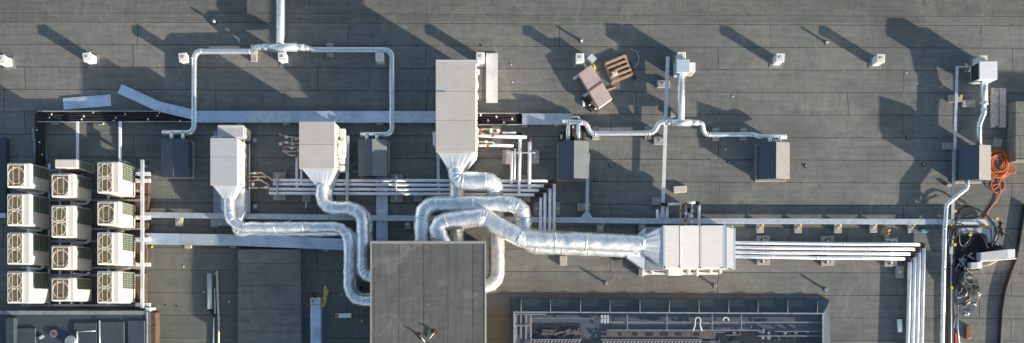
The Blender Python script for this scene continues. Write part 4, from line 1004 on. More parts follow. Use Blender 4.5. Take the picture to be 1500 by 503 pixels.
duct('slim foil-wrapped duct from the light grey air handler, upper of its pair', [('duct_skin', [(336, 290, ZU), (336.5, 333.5, ZU), (511, 332.5, ZU), (511, 441, ZU), (556, 441, ZU)], 7.9, .62, 'foil')], 'foil_duct', group='foil-wrapped ducts')
duct('slim foil-wrapped duct half hidden below its twin, from the light grey air handler', [('duct_skin', [(346, 322, .62), (347, 340, .62), (517, 338, .62), (518, 436, .62), (556, 436, .62)], 7.4, .45, 'foil')], 'foil_duct', group='foil-wrapped ducts')
# middle one
t = thing('air_handler', 'pale grey two-panel air handler in the middle of the roof', 'air handler', V(465, 215, 0), 'air handling units')
zt = 1.72
m = MB(); m.boxp(439, 179, 489.5, 246.5, .2, zt - .052, .01); m.build('casing', 'ahu_side', t)
roof_panels(t, 438, 490.3, (178, 211.5, 247.5), zt, 'ahu_warm')
m = MB(); m.boxp(439, 177, 490, 178.6, zt - .2, zt - .03, .004); m.build('front_lip', 'galv', t)
m = MB(); m.boxp(442, 182, 492, 250, 0.0, .19, .01, zr=.6); m.build('base_frame', 'galv_dark', t)
f = P(490.3, 200, zt).x; yy = [P(0, v, zt).y for v in (179, 196, 212, 229, 246)]
ahu_side_doors(t, f - .02, yy, (.25, .95, zt - .08), stick=False)
m = MB(); m.box(f + .04, P(0, 231, 1).y, f + .32, P(0, 207, 1).y, .75, 1.25, .02); m.build('control_cabinet', 'ahu_side', t)
m = MB(); m.box(f + .04, P(0, 206, 1).y, f + .26, P(0, 187, 1).y, .35, .8, .02); m.build('control_cabinet', 'ahu_side', t)
for y_ in (236, 247):
    m = MB(); q = P(500, y_, .8); m.tube([(f + .03, q.y, .8), (f + .28, q.y, .8)], .17, 16); m.build('round_damper', 'ahu_side', t)
m = MB(); a, b = P(442, 247.5, zt), P(489, 247.5, zt)
m.loft([(a.x, a.y, 1.0), (b.x, a.y, 1.0), (b.x, a.y, zt - .03), (a.x, a.y, zt - .03)], V(473, 273, 1.32), (0, -1, 0), M_(9.2, 1.3)); m.build('transition_cone', 'cone', t)
m = MB(); m.loft([(a.x + .1, a.y, .25), (b.x, a.y, .25), (b.x, a.y, .95), (a.x + .1, a.y, .95)], V(480, 277, .6), (0, -1, 0), M_(7.5, .6)); m.build('lower_cone', 'cone', t)
duct('S-shaped foil-wrapped duct from the middle air handler to the shaft', [('duct_skin', [(473, 271, 1.32), (471.5, 304.5, 1.32), (531.5, 305.5, 1.32), (532, 404, 1.32), (556, 405, 1.32)], 9.8, .62, 'foil')], 'foil_duct', group='foil-wrapped ducts')
duct('foil-wrapped duct half hidden below the S-shaped one', [('duct_skin', [(480, 275, .6), (480, 306, .6), (537, 307, .6), (538, 399, .6), (558, 400, .6)], 8.5, .55, 'foil')], 'foil_duct', group='foil-wrapped ducts')
# tall warm grey one
t = thing('air_handler', 'tall warm-grey air handler above the big foil loop, longest of the units', 'air handler', V(668, 155, 0), 'air handling units')
zt = 2.14
m = MB(); m.boxp(639, 90, 696, 222.5, .2, zt - .052, .01); m.build('casing', 'ahu_side', t)
roof_panels(t, 638.3, 697, (88.5, 134, 176, 223.3), zt, 'ahu_warm')
m = MB(); m.boxp(638.3, 87.6, 697, 89.6, zt - .15, zt + .012, .006); m.build('front_lip', 'bluegrey', t)
m = MB(); m.boxp(640.5, 133, 652, 135.4, zt + .001, zt + .012, 0); m.build('blue_strip', 'blue', t)
m = MB(); m.boxp(641, 95, 696, 226, 0.0, .19, .01, zr=.6); m.build('base_frame', 'galv_dark', t)
f = P(697, 200, zt).x; yy = [P(0, v, zt).y for v in (92, 105, 119, 133, 147, 161, 176, 190, 205, 221)]
ahu_side_doors(t, f - .03, yy, (.25, 1.15, zt - .08), stick=False)
for k_, y_ in enumerate((95, 107, 126, 144, 193, 208)):
    m = MB(); q = P(0, y_, 1.3).y; m.box(f + .01, q - .1, f + (.12 if k_ < 2 else .08), q + .1, 1.45 - .1 * (k_ % 3), 1.8 - .2 * (k_ % 2), .015); m.build('latch_box', 'ahu_side', t)
m = MB(); m.boxp(634, 193, 638, 212, .9, 1.6, .01); m.build('side_box', 'white', t)
m = MB(); a, b = P(641, 223.5, zt), P(692.5, 223.5, zt)
m.loft([(a.x, a.y, 1.2), (b.x, a.y, 1.2), (b.x, a.y, zt - .05), (a.x, a.y, zt - .05)], V(668.5, 247, 1.62), (0, -1, 0), M_(13, 1.6)); m.build('transition_cone', 'cone', t)
m = MB(); m.loft([(a.x + .1, a.y, .25), (b.x + .1, a.y, .25), (b.x + .1, a.y, 1.1), (a.x + .1, a.y, 1.1)], V(668, 255, .7), (0, -1, 0), M_(11, .7)); m.build('lower_cone', 'cone', t)
duct('short stout foil duct that hooks right below the tall air handler', [('duct_skin', [(668.5, 245, 1.62), (669, 264.5, 1.62), (724.5, 265, 1.60), (724.5, 291, .78)], 12.3, .42, 'foil')], 'foil_duct', group='foil-wrapped ducts')
duct('straight foil duct running under the big loop from the tall air handler to the shaft', [('duct_skin', [(669, 252, .7), (669, 370, .75)], 10.8, 0, 'foil_bright')], 'foil_duct', group='foil-wrapped ducts')
duct('big arch-shaped foil duct, the loop just above the shaft', [('duct_skin', [(618.5, 372, 1.42), (618, 299, 1.42), (766, 299, 1.42), (767, 338, 1.1), (774, 360, .85), (936, 366.5, .72)], 11.8, .62, 'foil')], 'foil_duct', group='foil-wrapped ducts')
duct('thickest foil duct, kinked across the loop and running right to the cream air handler', [('duct_skin', [(656, 372, 1.62), (634, 327, 1.72), (706, 318.5, 1.78), (764, 349.5, 1.72), (943, 357.5, 1.30)], 13.3, .42, 'foil')], 'foil_duct', group='foil-wrapped ducts')
duct('sun-bright foil duct turning into the right side of the shaft', [('duct_skin', [(727, 292, .62), (728, 418, .95), (690, 419, 1.0)], 11.2, .55, 'foil_bright')], 'foil_duct', group='foil-wrapped ducts')
# cream one
t = thing('air_handler', 'cream sunlit air handler with side cones, right of the shaft', 'air handler', V(1020, 362, 0), 'air handling units')
zt = 1.68
m = MB(); m.boxp(973, 331, 1074, 392, .2, zt - .052, .01); m.build('casing', 'ahu_side', t)
for x0, x1 in ((973.6, 996), (997.4, 1025), (1027.5, 1058)):
    m = MB(); m.boxp(x0, 330.5, x1, 392.5, zt - .05, zt, .008); m.build('roof_panel', 'ahu_cream', t)
for x in (996.7, 1026.3):
    m = MB(); m.boxp(x - .62, 330.5, x + .62, 392.5, zt - .045, zt + .012, 0); m.build('panel_seam', 'white', t)
for q_ in ((1058.3, 329.5, 1063.5, 393.5, zt - .12, zt - .02), (1074.2, 334, 1077.3, 395.5, .4, zt - .03), (971.4, 330, 973.2, 393, zt - .1, zt + .01)):
    m = MB(); m.boxp(*q_, .005); m.build('corner_trim', 'bluegrey', t)
m = MB(); m.boxp(1064, 333, 1073.8, 394.5, zt - .05, zt - .01, .006); m.build('end_panel', 'ahu_cream', t)
for x, y in ((974.5, 329.6), (996.8, 330.4), (1027, 330.4), (1058, 329.8), (1071.5, 334), (974, 391.5), (996, 391.5), (1026, 392.5), (1058, 393), (1071, 395)):
    m = MB(); m.boxp(x - 1, y - .8, x + 1, y + .8, zt - .001, zt + .02, .004); m.build('corner_bolt', 'rubber', t)
m = MB(); m.boxp(974, 333, 1073, 396, 0.0, .19, .01, zr=.4); m.build('base_frame', 'galv_dark', t)
m = MB(); a, b = P(971.6, 392, zt), P(971.6, 331, zt)
m.loft([(a.x, a.y, .98), (a.x, b.y, .98), (a.x, b.y, zt - .03), (a.x, a.y, zt - .03)], V(942, 357.5, 1.3), (-1, 0, 0), M_(13, 1.3)); m.build('transition_cone', 'cone', t)
a, b = P(946, 396.5, .95), P(973, 333, .95)
m = MB(); m.box(a.x, a.y, b.x - .01, b.y, .22, .95, .008); m.build('lower_section', 'galv_dark', t)
m = MB(); m.loft([(a.x, a.y, .24), (a.x, b.y, .24), (a.x, b.y, .93), (a.x, a.y, .93)], V(918, 368.5, .72), (-1, 0, 0), M_(10.5, .7)); m.build('lower_cone', 'cone', t)
ysf = P(0, 392.5, zt).y
m = MB()
xs_ = [P(v, 0, zt).x for v in (975, 996, 1026, 1058, 1073)]
for i in range(4):
    for z0, z1 in ((.25, .9), (.93, 1.58)): m.box(xs_[i] + .03, ysf - .03, xs_[i + 1] - .03, ysf + .01, z0, z1, .008)
m.build('access_door', 'ahu_side', t)
m = MB(); m.boxp(936, 399, 1052, 402.5, .3, .38, .01); m.build('side_rail', 'galv_white', t)
m = MB(); m.boxp(979, 394.5, 1000, 403.5, .35, .75, .02); m.build('control_cabinet', 'ahu_side', t)
for x in (941, 955, 1009, 1022, 1041, 1056):
    m = MB(); q = P(x, 397, .6); m.box(q.x - .04, ysf - .2 - .06 * (x % 3), q.x + .05, ysf - .035, .3, .6 + .1 * (x % 2), .015); m.build('bracket', 'ahu_side', t)
m = MB(); m.boxp(936, 393, 946, 404, 0, .2, .01); m.build('foot_block', 'concrete', t)

# ------------------------------------------------------------------ white insulated pipes
def wpipe(label, path, r=1.75, elbow=None, group=None, name='insulated_pipe', mat='pipe_white', bend=.06):
    t = thing(name, label, 'pipe', V(*path[0]), group)
    vp_ = [V(*p) for p in path]; den = [vp_[0]]
    for i in range(1, len(vp_)):
        n_ = max(1, int((vp_[i] - vp_[i - 1]).length / 1.7)) if len(vp_) == 2 else 1
        for k in range(1, n_ + 1):
            q_ = vp_[i - 1].lerp(vp_[i], k / n_)
            if k < n_: q_ = q_ + Vector((random.uniform(-.009, .009), random.uniform(-.009, .009), random.uniform(-.012, .0)))
            den.append(q_)
    m = MB(); m.tube(den, M_(r), 12, bend if len(vp_) > 2 else 0, 3)
    if len(vp_) == 2 and len(den) > 2:
        for q_ in den[1:-1]:
            d_ = (vp_[1] - vp_[0]).normalized(); m.tube([q_ - d_ * .03, q_ + d_ * .03], M_(r) * 1.06, 12)
    m.build('pipe_jacket', mat, t)
    if elbow:
        for e in (elbow if isinstance(elbow[0], (list, tuple)) and isinstance(elbow[0][0], (list, tuple)) else [elbow]):
            m = MB(); m.tube([V(*p) for p in e], M_(r) * 1.25, 10, .1, 4); m.build('elbow', 'rubber', t)
    return t
ord4 = ('topmost', 'second from top', 'third from top', 'lowest')
G4 = 'four white pipes on the left'
for i in range(4):
    y0 = (264.2, 269.8, 277, 283.3)[i]; y1 = (265.5, 272.5, 279, 285.6)[i]; xe = (804, 798, 791, 784)[i]; xv = (812, 805.6, 798.3, 792)[i]
    z = .42
    wpipe(f'{ord4[i]} of the four white pipes running left of and behind the big ducts', [(400 if i < 2 else 397 - i, y0, z), (xe, y1, z)], 2.2, [(xe - 1, y1, z), (xv, y1 + .2, z), (xv, y1 + 4, z)], G4)
    lab = ('rightmost', 'second from right', 'second from left', 'leftmost')[i]
    wpipe(f'{lab} of the four white pipes turning down beside the big foil loop', [(xv, y1 + 3.5, z), (xv - .6, 362, z)], 2.2, None, 'four white pipes turning down')
for i in range(4):
    y0 = (355.8, 362.6, 369.6, 376.2)[i]; y1 = (358.6, 365.4, 372.2, 379.2)[i]; xe = (1349, 1341.5, 1335, 1327)[i]; xv = (1353.2, 1346.3, 1339.6, 1332.6)[i]
    z = .26
    wpipe(f'{ord4[i]} of the four white pipes leaving the cream air handler to the right', [(1066, y0, z), (xe, y1, z)], 2.45, [(xe - 1, y1, z), (xv, y1 + .3, z), (xv, y1 + 5, z)], 'four white pipes on the right', bend=0)
    lab = ('rightmost', 'second from right', 'second from left', 'leftmost')[i]
    wpipe(f'{lab} of the four white pipes going down to the bottom at right', [(xv, y1 + 4.5, z), (xv - 4.0 - (i == 0) * .0, 560, z)], 2.7, None, 'four white pipes going down at right')
# risers right of the tall air handler
RG = 'white risers right of the tall air handler'
wpipe('white riser, rightmost of the four right of the tall air handler', [(775.8, 206, .55), (775.3, 277, .5)], 2.4, [(773, 201.5, .6), (775.8, 203, .6), (775.8, 207, .55)], RG)
wpipe('white riser second from right, beside the tall air handler', [(762, 203, .5), (760, 284, .5)], 2.2, [(760, 282, .38), (760, 286, .3)], RG)
wpipe('white riser second from left, thinner, right of the tall air handler', [(754.8, 217, .45), (753.6, 264, .5)], 1.7, [(751, 214, .5), (754.8, 215.5, .45), (754.8, 218, .45)], RG)
wpipe('white riser, leftmost of the four right of the tall air handler', [(749.8, 222, .45), (749, 270, .5)], 1.9, [(749, 268.5, .36), (748.8, 272, .3)], RG)
wpipe('long horizontal white pipe feeding the rightmost riser', [(697, 199, .6), (725, 200, .6), (773, 201.2, .6)], 2.4, None, RG)
wpipe('slanting white pipe feeding the thin riser', [(697, 213.5, .55), (728, 213, .55), (752, 214, .5)], 2.1, None, RG)
wpipe('short loose-looking white pipe above the long one', [(736, 195, .55), (757, 195, .55)], 1.7, [(756, 195, .55), (762, 195.5, .5), (764, 199, .4)], RG)
def manifold(label, runs, knobs, z=.6):
    t = thing('valve_manifold', label, 'valve manifold', V(runs[0][0][0], runs[0][0][1], z))
    for r in runs:
        m = MB(); m.tube([V(p[0], p[1], p[2] if len(p) > 2 else z) for p in r], M_(1.15), 8, .04); m.build('pipe', 'brass', t)
    for i, (x, y) in enumerate(knobs):
        m = MB(); c = P(x, y, z + .08); m.tube([(c.x - .06, c.y, z + .08), (c.x + .06, c.y, z + .08)], .055, 8); m.tube([(c.x, c.y, z), (c.x, c.y, z + .16)], .03, 6); m.build('valve', ('copper', 'pipe_white', 'brass')[i % 3], t)
manifold('copper-and-white valve manifold beside the tall air handler', [[(697, 190), (728, 189)], [(701, 193), (712, 198)], [(697, 208), (722, 208.5), (724, 213)], [(719, 190), (719, 199)], [(729, 188), (732, 191), (729, 195), (722, 195)]], [(705, 190), (719, 192), (704, 198.5), (722, 199.5), (712, 208), (704, 213.5), (715, 213.5), (729, 191)])
manifold('copper-and-white valve manifold right of the light grey air handler', [[(364, 254.5), (384, 253.5), (391, 259)], [(364, 259.5), (392, 259)], [(364, 265), (382, 264), (393, 271)], [(364, 276), (392, 275)], [(371, 265), (371, 275)], [(378, 259), (378, 264)], [(392, 259), (404, 268), (404, 271)], [(393, 271), (396, 283, .35), (402, 284, .3)]], [(366, 260), (374, 254), (388, 259.5), (367, 265), (390, 275), (366, 276), (379, 276), (371, 270)])
manifold('tangled valve manifold on the left side of the middle air handler', [[(440, 203), (412, 199), (409, 196)], [(440, 210), (410, 209)], [(440, 216), (415, 216)], [(440, 222), (420, 222), (415, 218)], [(424, 228), (440, 228)], [(414, 221), (426, 228)], [(428, 202), (428, 213)]], [(412, 200), (420, 201), (434, 204), (408, 208), (420, 209), (430, 211), (416, 218), (428, 217), (438, 220), (434, 228), (411, 211)])
manifold('upright valve manifold behind the cream air handler', [[(997, 294), (996.5, 330)], [(1005, 293), (1004.5, 330)], [(1013.5, 296), (1013, 330)], [(1001, 322), (1015, 324)]], [(997, 308), (1004.5, 313), (1013.5, 309), (1004, 323), (1013, 325), (997, 300), (1005, 298), (1013, 317)])
for lab, path, el in (('white pipe dropping along the right of the upright manifold', [(1024, 300, .6), (1024, 332, .6)], [(1019, 297, .6), (1024, 297.5, .6), (1024, 301, .6)]), ('short white pipe across the top of the upright manifold', [(1006, 296.8, .6), (1020, 296.8, .6)], None),
    ('short white pipe left of the upright manifold, running sideways', [(977, 299.5, .5), (999, 299, .5)], [(968, 299.5, .45), (978, 299.5, .5)]), ('white stub pipe left of the narrow pale tray', [(963, 307, .4), (962.5, 321, .4)], None), ('white stub pipe right of the narrow pale tray', [(977.5, 303, .4), (977.3, 321, .4)], None), ('tiny white pipe with black top between the manifold legs', [(1010, 311, .5), (1010, 322, .5)], [(1010, 305, .5), (1010, 311.5, .5)])):
    wpipe(lab, path, 1.9, el, 'white pipes behind the cream air handler')
wpipe('white drop pipe, left of the two below the middle manifold', [(434.8, 230, .5), (434.6, 279, .36)], 1.9, [(434.6, 278, .36), (434.6, 283, .3)], 'white drop pipes at the middle air handler')
wpipe('white drop pipe, right of the two below the middle manifold', [(441.5, 247, .5), (441.5, 273, .36)], 1.7, [(441.5, 272, .36), (441.6, 276, .3)], 'white drop pipes at the middle air handler')
wpipe('grey drop pipe under the middle air handler cone', [(449, 295, .2), (447.5, 308, .1)], 1.1, None, None, mat='galv')
for x, y0, y1, lab in ((406, 256, 288, 'over the left end of the four white pipes'), (580.3, 258, 290, 'over the four white pipes near the tall air handler'), (482.5, 264, 288, 'over the four white pipes beside the middle foil duct')):
    m = MB(); m.tube([V(x, y0, .16), V(x, y0 + .5, .50), V(x, y1 - .5, .50), V(x, y1, .16)], .028, 6, .03); m.build('pipe_strap', 'galv', label='thin steel strap arching ' + lab, cat='strap')
m = MB(); m.tube([V(742, 224, .16), V(742.5, 224, .62), V(783, 224, .62), V(783.5, 224, .16)], .03, 6, .03); m.build('pipe_strap', 'galv', label='thin steel cross bar over the upright white risers', cat='strap')
for x, y0, y1, lab in ((1118.5, 350, 383, 'left one of three'), (1212.5, 351, 384, 'middle one of three'), (1306, 353, 386, 'by the pipe corner')):
    m = MB(); m.tube([V(x, y0, .16), V(x, y0 + .5, .2), V(x, y1 - .5, .2), V(x, y1, .16)], .028, 6, .02); m.build('pipe_strap', 'galv', label='steel bearer bar under the right four-pipe run, ' + lab, cat='strap', group='bearer bars under the right four-pipe run')

# ------------------------------------------------------------------ loose things
# wooden frame
t = thing('slatted_pallet', 'weathered wooden slatted frame lying tilted on the roof', 'pallet', V(907, 101, 0))
A, B_, Cc, D = V(886.5, 92.5, .2), V(915.5, 80.5, .2), V(927.5, 109, .2), V(897.5, 121, .2)
def plank(mb, a, b, w, z0, z1, bev=.006):
    d = (b - a).normalized(); n = Vector((-d.y, d.x, 0)) * w / 2
    mb.prism([tuple((a - n)[:2]), tuple((b - n)[:2]), tuple((b + n)[:2]), tuple((a + n)[:2])], z0, z1, bev)
for a, b in ((A, D), (B_, Cc)):
    m = MB(); plank(m, a, b, .11, .0, .12); m.build('side_rail', 'wood', t)
for k in range(5):
    f_ = k / 4
    m = MB(); a, b = A.lerp(D, f_ * .94 + .03), B_.lerp(Cc, f_ * .94 + .03); plank(m, a, b, .095 + .02 * (k in (0, 4)), .122, .16 + .01 * (k % 2)); m.build('slat', 'wood', t)
m = MB(); c = P(900, 108, .18); m.obox(c, (.13, .1), .3, .165, .22, .03); m.build('rag', 'concrete_w', label='pale crumpled rag on the wooden frame', cat='rag')
t = thing('black_bar', 'black bar lying along the right side of the wooden frame', 'bar', V(925, 90, 0))
m = MB(); plank(m, V(922.5, 90, .06), V(931, 116, .06), .07, 0, .07); m.build('bar_body', 'rubber', t)
m = MB(); pts = [V(925 + 11 * math.cos(th), 86 + 14 * math.sin(th) * 1.0, .03 + .002 * k) for k, th in enumerate([x * .35 - 1.9 for x in range(11)])]
m.tube(pts, .008, 6); m.build('wire_loop', 'post', label='thin pale wire loop right of the wooden frame', cat='wire')
# brown two-part cover
t = thing('metal_cover', 'dusty brown two-part sheet-metal cover lying slanted near the wooden frame', 'metal cover', V(870, 127, 0))
def lerp2(a, b, f): return a.lerp(b, f)
q0, q1, q2, q3 = V(847, 108, .42), V(866, 95, .42), V(897, 145, .42), V(877, 159, .42)
for f0, f1 in ((0, .49), (.52, 1)):
    m = MB(); m.prism([tuple(lerp2(q0, q3, f0)[:2]), tuple(lerp2(q1, q2, f0)[:2]), tuple(lerp2(q1, q2, f1)[:2]), tuple(lerp2(q0, q3, f1)[:2])], .12, .42, .02); m.build('cover_half', 'pinkmetal', t)
m = MB(); m.prism([tuple(lerp2(q0, q3, .49)[:2]), tuple(lerp2(q1, q2, .49)[:2]), tuple(lerp2(q1, q2, .52)[:2]), tuple(lerp2(q0, q3, .52)[:2])], .12, .435); m.build('middle_strip', 'copper', t)
for f0 in (0.02, .52):
    m = MB(); a = lerp2(q0, q3, f0); d = (q0 - q1).normalized(); plank(m, a - d * .05, a + d * .25, .12, .06, .2); m.build('foot_bar', 'concrete_w', t)
m = MB(); plank(m, V(889, 132, .05), V(902, 128, .05), .05, .0, .06); m.build('stick', 'wood', label='short wooden stick poking out right of the brown cover', cat='stick')
t = thing('bucket', 'tilted blue-lidded bucket beside the vent post', 'bucket', V(867, 87, 0))
m = MB(); a, b = Vector((*P(864.5, 90, .1)[:2], .12)), Vector((*P(867, 86, .4)[:2], .38)); m.tube([a, b], .19, 4, smooth=False); m.build('bucket_body', 'dark_metal2', t)
m = MB(); d = (b - a).normalized(); m.tube([b, b + d * .04], .22, 4, smooth=False); m.build('lid', 'bluegrey', t)
m = MB(); m.tube([V(869, 94, .06), V(871, 100, .06)], .045, 8); m.tube([V(871, 99.5, .06), V(870.5, 101.5, .06)], .055, 8); m.build('sealant_tube', 'yellow', label='yellow sealant tube between the bucket and the brown cover', cat='tube')
for i, (pa, lab) in enumerate((([(853, 143), (857, 149), (864, 157), (868, 164)], 'left'), ([(855, 142), (862, 151), (869, 157), (876, 164)], 'right'))):
    m = MB(); m.tube([V(x, y, .06 + .03 * i) for x, y in pa], .06, 8, .2); m.build('hose_offcut', 'rubber', label=f'black rubber hose offcut beside the brown cover, {lab} one of the pair', cat='hose', group='black hose offcuts')
m = MB(); m.tube([V(854.5, 148, .06), V(855, 156, .06)], .05, 8); m.build('white_tube', 'pipe_white', label='short white tube offcut left of the black hoses', cat='tube')
m = MB(); m.obox(P(864, 154, .1), (.06, .03), .5, .13, .16, .01); m.obox(P(872, 160, .1), (.05, .04), .9, .13, .16, .01); m.build('tape_scrap', 'tape', label='white tape scraps on the black hose offcuts', cat='tape')
# pair of black drop lines next to third gabled box
t = thing('line_drop', 'tangle of black insulated lines dropping between the twin duct stubs', 'refrigerant line', V(840, 190, .1))
m = MB()
for x in (838, 841, 851, 854, 856):
    m.tube([V(836, 172 + (x - 836) * .1, .22), V(x, 173, .22), V(x + random.uniform(-1, 1), 190, .15), V(x, 207, .12)], .05, 8, .12)
for x in (820, 824): m.tube([V(x, 207, .3), V(x + 1, 198, .3), V(x + 4, 195, .25)], .06, 8, .1)
m.build('line_insulation', 'rubber', t)
m = MB(); m.tube([V(837, 172, .3), V(847, 171.5, .3), V(849, 175, .3)], .045, 8, .1); m.build('white_bend', 'pipe_white', t)
m = MB(); m.boxp(838.5, 184, 840.5, 187.5, .2, .26, .004); m.boxp(821, 197, 824, 204, .36, .4, .01); m.build('tape_wrap', 'tape', t)
# planks
for i, (x0, x1, y0, y1, lab) in enumerate(((1453.4, 1458.2, 129, 186.5, 'leftmost, with flaking teal paint'), (1458.6, 1463, 129.5, 184.5, 'second from left, with teal streaks'), (1464.6, 1469, 129, 186.5, 'second from right, bare'), (1469.4, 1474, 129.5, 187, 'rightmost, bare'))):
    t = thing('wooden_plank', 'grey plank in the small stack near the right edge, ' + lab, 'plank', V(x0, y0, 0), 'stacked planks near the right edge')
    m = MB(); m.boxp(x0, y0, x1, y1, 0.0 , .16 + .02 * (i % 2), .008); m.build('board', 'wood_grey', t)
    if i < 2:
        m = MB()
        for k in range(4): yk = 137 + k * 12 + i * 3; m.boxp(x0 + 1.1, yk, x0 + 2.6, yk + 6 + 3 * (k % 2), .16 + .02 * (i % 2) + .001, .163 + .02 * (i % 2), 0)
        m.build('teal_paint', 'teal', t)
m = MB(); m.boxp(1474.6, 152, 1477.6, 182, 0, .12, .006); m.build('metal_channel', 'galv_dark', label='short grey metal channel against the right side of the planks', cat='channel')
m = MB(); m.boxp(1451.5, 170, 1453.2, 182, 0, .1, .006); m.build('teal_strip', 'green_pipe', label='short pale teal strip against the left side of the planks', cat='strip')
m = MB(); m.obox(P(1461.7, 209.5, .05), (.19, .2), -.08, 0, .06, .01); m.build('small_board', 'concrete', label='small square grey board between the planks and the orange hose', cat='board')
# orange hose
t = thing('orange_hose', 'coiled orange hose beside the right gabled box with a tail running down', 'hose', V(1466, 240, 0))
m = MB(); c = P(1461, 240, .05); pts = []
n = 8 * 20
for i in range(n):
    th = i / 20 * 2 * PI; R0 = .40 + .13 * math.sin(i * .13) + .05 * math.sin(i * .37 + 1) + .02 * math.sin(i * .93); 
    pts.append(Vector((c.x + R0 * math.cos(th) + .05 * math.sin(i * .05), c.y + R0 * 1.15 * math.sin(th), .03 + i * .0009 + .012 * math.sin(i * .9))))
m.tube(pts, .018, 6); m.build('coil', 'orange', t)
m = MB(); loop = [(1470, 232), (1480, 240), (1489, 248), (1487, 254), (1478, 255), (1470, 250), (1463, 252), (1455, 262), (1451, 272), (1455, 281), (1462, 283), (1470, 277), (1473, 270), (1468, 262), (1461, 254)]
m.tube([V(x, y, .05 + .03 * math.sin(i)) for i, (x, y) in enumerate(loop)], .018, 6, .12)
tail = [(1463, 252), (1466, 262), (1463, 272), (1455, 279), (1453, 274), (1458, 269), (1464, 272), (1466, 280), (1460, 294), (1452, 303), (1446, 312), (1443, 321)]
m.tube([V(x, y, .04 + .02 * math.cos(i)) for i, (x, y) in enumerate(tail)], .022, 6, .12); m.build('tail', 'orange', t)
# right-hand corner tray and cables
strip('corner_cable_tray', 'pale tray turning the corner at the right end of the long tray', [(1385, 325.6), (1450, 325.6)], 8.5, .20, .32, mat='galv_white')
strip('corner_cable_tray', 'pale tray dropping from the corner to the black cable cluster', [(1455.5, 321.5), (1459.5, 361)], 7.5, .20, .32, mat='galv_white')
t = thing('curved_cable_tray', 'curved galvanised inner tray bending round the shaded corner at right', 'cable tray', V(1400, 340, 0))
m = MB(); ins, outs = [], []
cx, cy = 1422, 356
for k in range(29):
    th = PI * k / 28
    sg = lambda v_: math.copysign(abs(v_) ** .5, v_)
    outs.append(P(cx + 32 * sg(math.cos(th)), cy - 22 * sg(math.sin(th)), .24)); ins.append(P(cx + 25 * sg(math.cos(th)), cy - 15 * sg(math.sin(th)), .24))
for k in range(28): m.prism([tuple(p[:2]) for p in (outs[k], outs[k + 1], ins[k + 1], ins[k])], .12, .24)
m.boxp(1391, 356.5, 1396, 372, .12, .24, .004); m.build('tray_curve', 'galv', t)
m = MB(); m.boxp(1388, 371, 1398, 560, .02, .07, .004); m.build('cable_run_floor', 'dark_metal', label='dark tray floor under the cables running down beside the slim duct', cat='cable tray')
for i, x in enumerate((1389.4, 1391.2, 1393.0, 1394.8, 1396.4)):
    m = MB(); m.tube([V(x + 8, 336 - i, .3), V(x + 3, 345, .3), V(x, 365, .2), V(x + random.uniform(-.4, .4), 400, .13), V(x, 450, .13), V(x - .5, 560, .13)], (.035, .03, .05, .03, .035)[i], 6, .2)
    m.build('power_cable', 'galv_dark' if i == 2 else 'rubber', label=('grey ribbed conduit among the black cables' if i == 2 else 'black power cable in the bundle') + ' running down beside the slim right duct', cat='cable', group='cables running down beside the slim duct')
cabs = [
 [(1398, 335), (1400, 318), (1406, 306), (1416, 302), (1432, 306), (1446, 316), (1457, 328), (1459, 345), (1452, 362)],
 [(1399, 333), (1407, 309), (1420, 303), (1438, 311), (1452, 323), (1462, 340), (1462, 352)],
 [(1395, 350), (1402, 334), (1414, 318), (1427, 313)], [(1393, 340), (1400, 326), (1412, 330), (1440, 330), (1452, 336), (1453, 362)],
 [(1405, 340), (1406, 358), (1411, 362), (1420, 352), (1424, 342)], [(1408, 368), (1412, 362), (1420, 358), (1426, 346)],
 [(1467, 340), (1478, 348), (1484, 362), (1485, 370)], [(1396, 352), (1403, 342), (1418, 338), (1434, 341), (1442, 352), (1447, 365)], [(1464, 325), (1464, 345), (1457, 358), (1452, 366)], [(1461, 332), (1466, 338), (1460, 352), (1454, 366)]]
cl = ['outer black cable arching above the right corner tray', 'second black cable arching above the right corner tray', 'black cable end curling up above the corner tray', 'black cable lying along the corner tray', 'pale cable loop inside the shaded corner', 'thin cable inside the shaded corner, crossing the loop',
      'dark cable curving down to the grey cabinet end', 'black cable following the curved inner tray', 'black cable hanging on the outer side of the corner tray', 'black cable crossing down to the black cluster']
for i, (pa, lab) in enumerate(zip(cabs, cl)):
    m = MB(); m.tube([V(x, y, .36 + .02 * (i % 4)) for x, y in pa], .026 if i not in (4, 5, 2) else .016, 6, .3, 5); m.build('power_cable', 'brass' if i in (4,) else 'rubber', label=lab, cat='cable', group='loose cables at the right corner')
for i, (x, y) in enumerate(((1399, 309.5), (1460.5, 320.5), (1395, 329.5), (1443.5, 330.5), (1421.5, 344), (1399, 358.5), (1397.6, 421))):
    m = MB(); m.obox(P(x, y, .4), (.06, .05), .3 * i, .33 if i != 6 else .15, .42 if i != 6 else .22, .01); m.build('cable_tie', 'yellow', label='small yellow cable clip ' + ('at the left foot of the big cable arch', 'at the right foot of the big cable arch', 'at the left of the corner tray', 'in the middle of the corner tray', 'at the top of the curved inner tray', 'on the upright tray left of the shaded corner', 'beside the crumpled foil')[i], cat='cable clip', group='yellow cable clips')
m = MB()
for k in range(16):
    c = P(random.uniform(1441, 1462), random.uniform(359, 367), .3); m.tube([c, c + Vector((random.uniform(-.3, .3), random.uniform(-.1, .15), random.uniform(-.1, .1)))], .05, 6)
m.build('connector_cluster', 'rubber', label='cluster of black connectors behind the grey cabinet', cat='connectors')
m = MB(); pts = []
for k in range(9): pts.append(V(1465 + k * .3 + (-1.6, 1.4, .2)[k % 3], 325 + k * 2.6, .3 + .05 * (k % 2)))
m.tube(pts, .06, 6); m.build('connector_cluster', 'rubber', label='knotted black connectors on the outer edge of the corner tray', cat='connectors')
t = thing('control_cabinet', 'long grey control cabinet with a white end, lying near the right edge', 'cabinet', V(1460, 374, 0))
A_ = [(1437, 370), (1475, 365.5), (1475, 378), (1437, 381.5)]
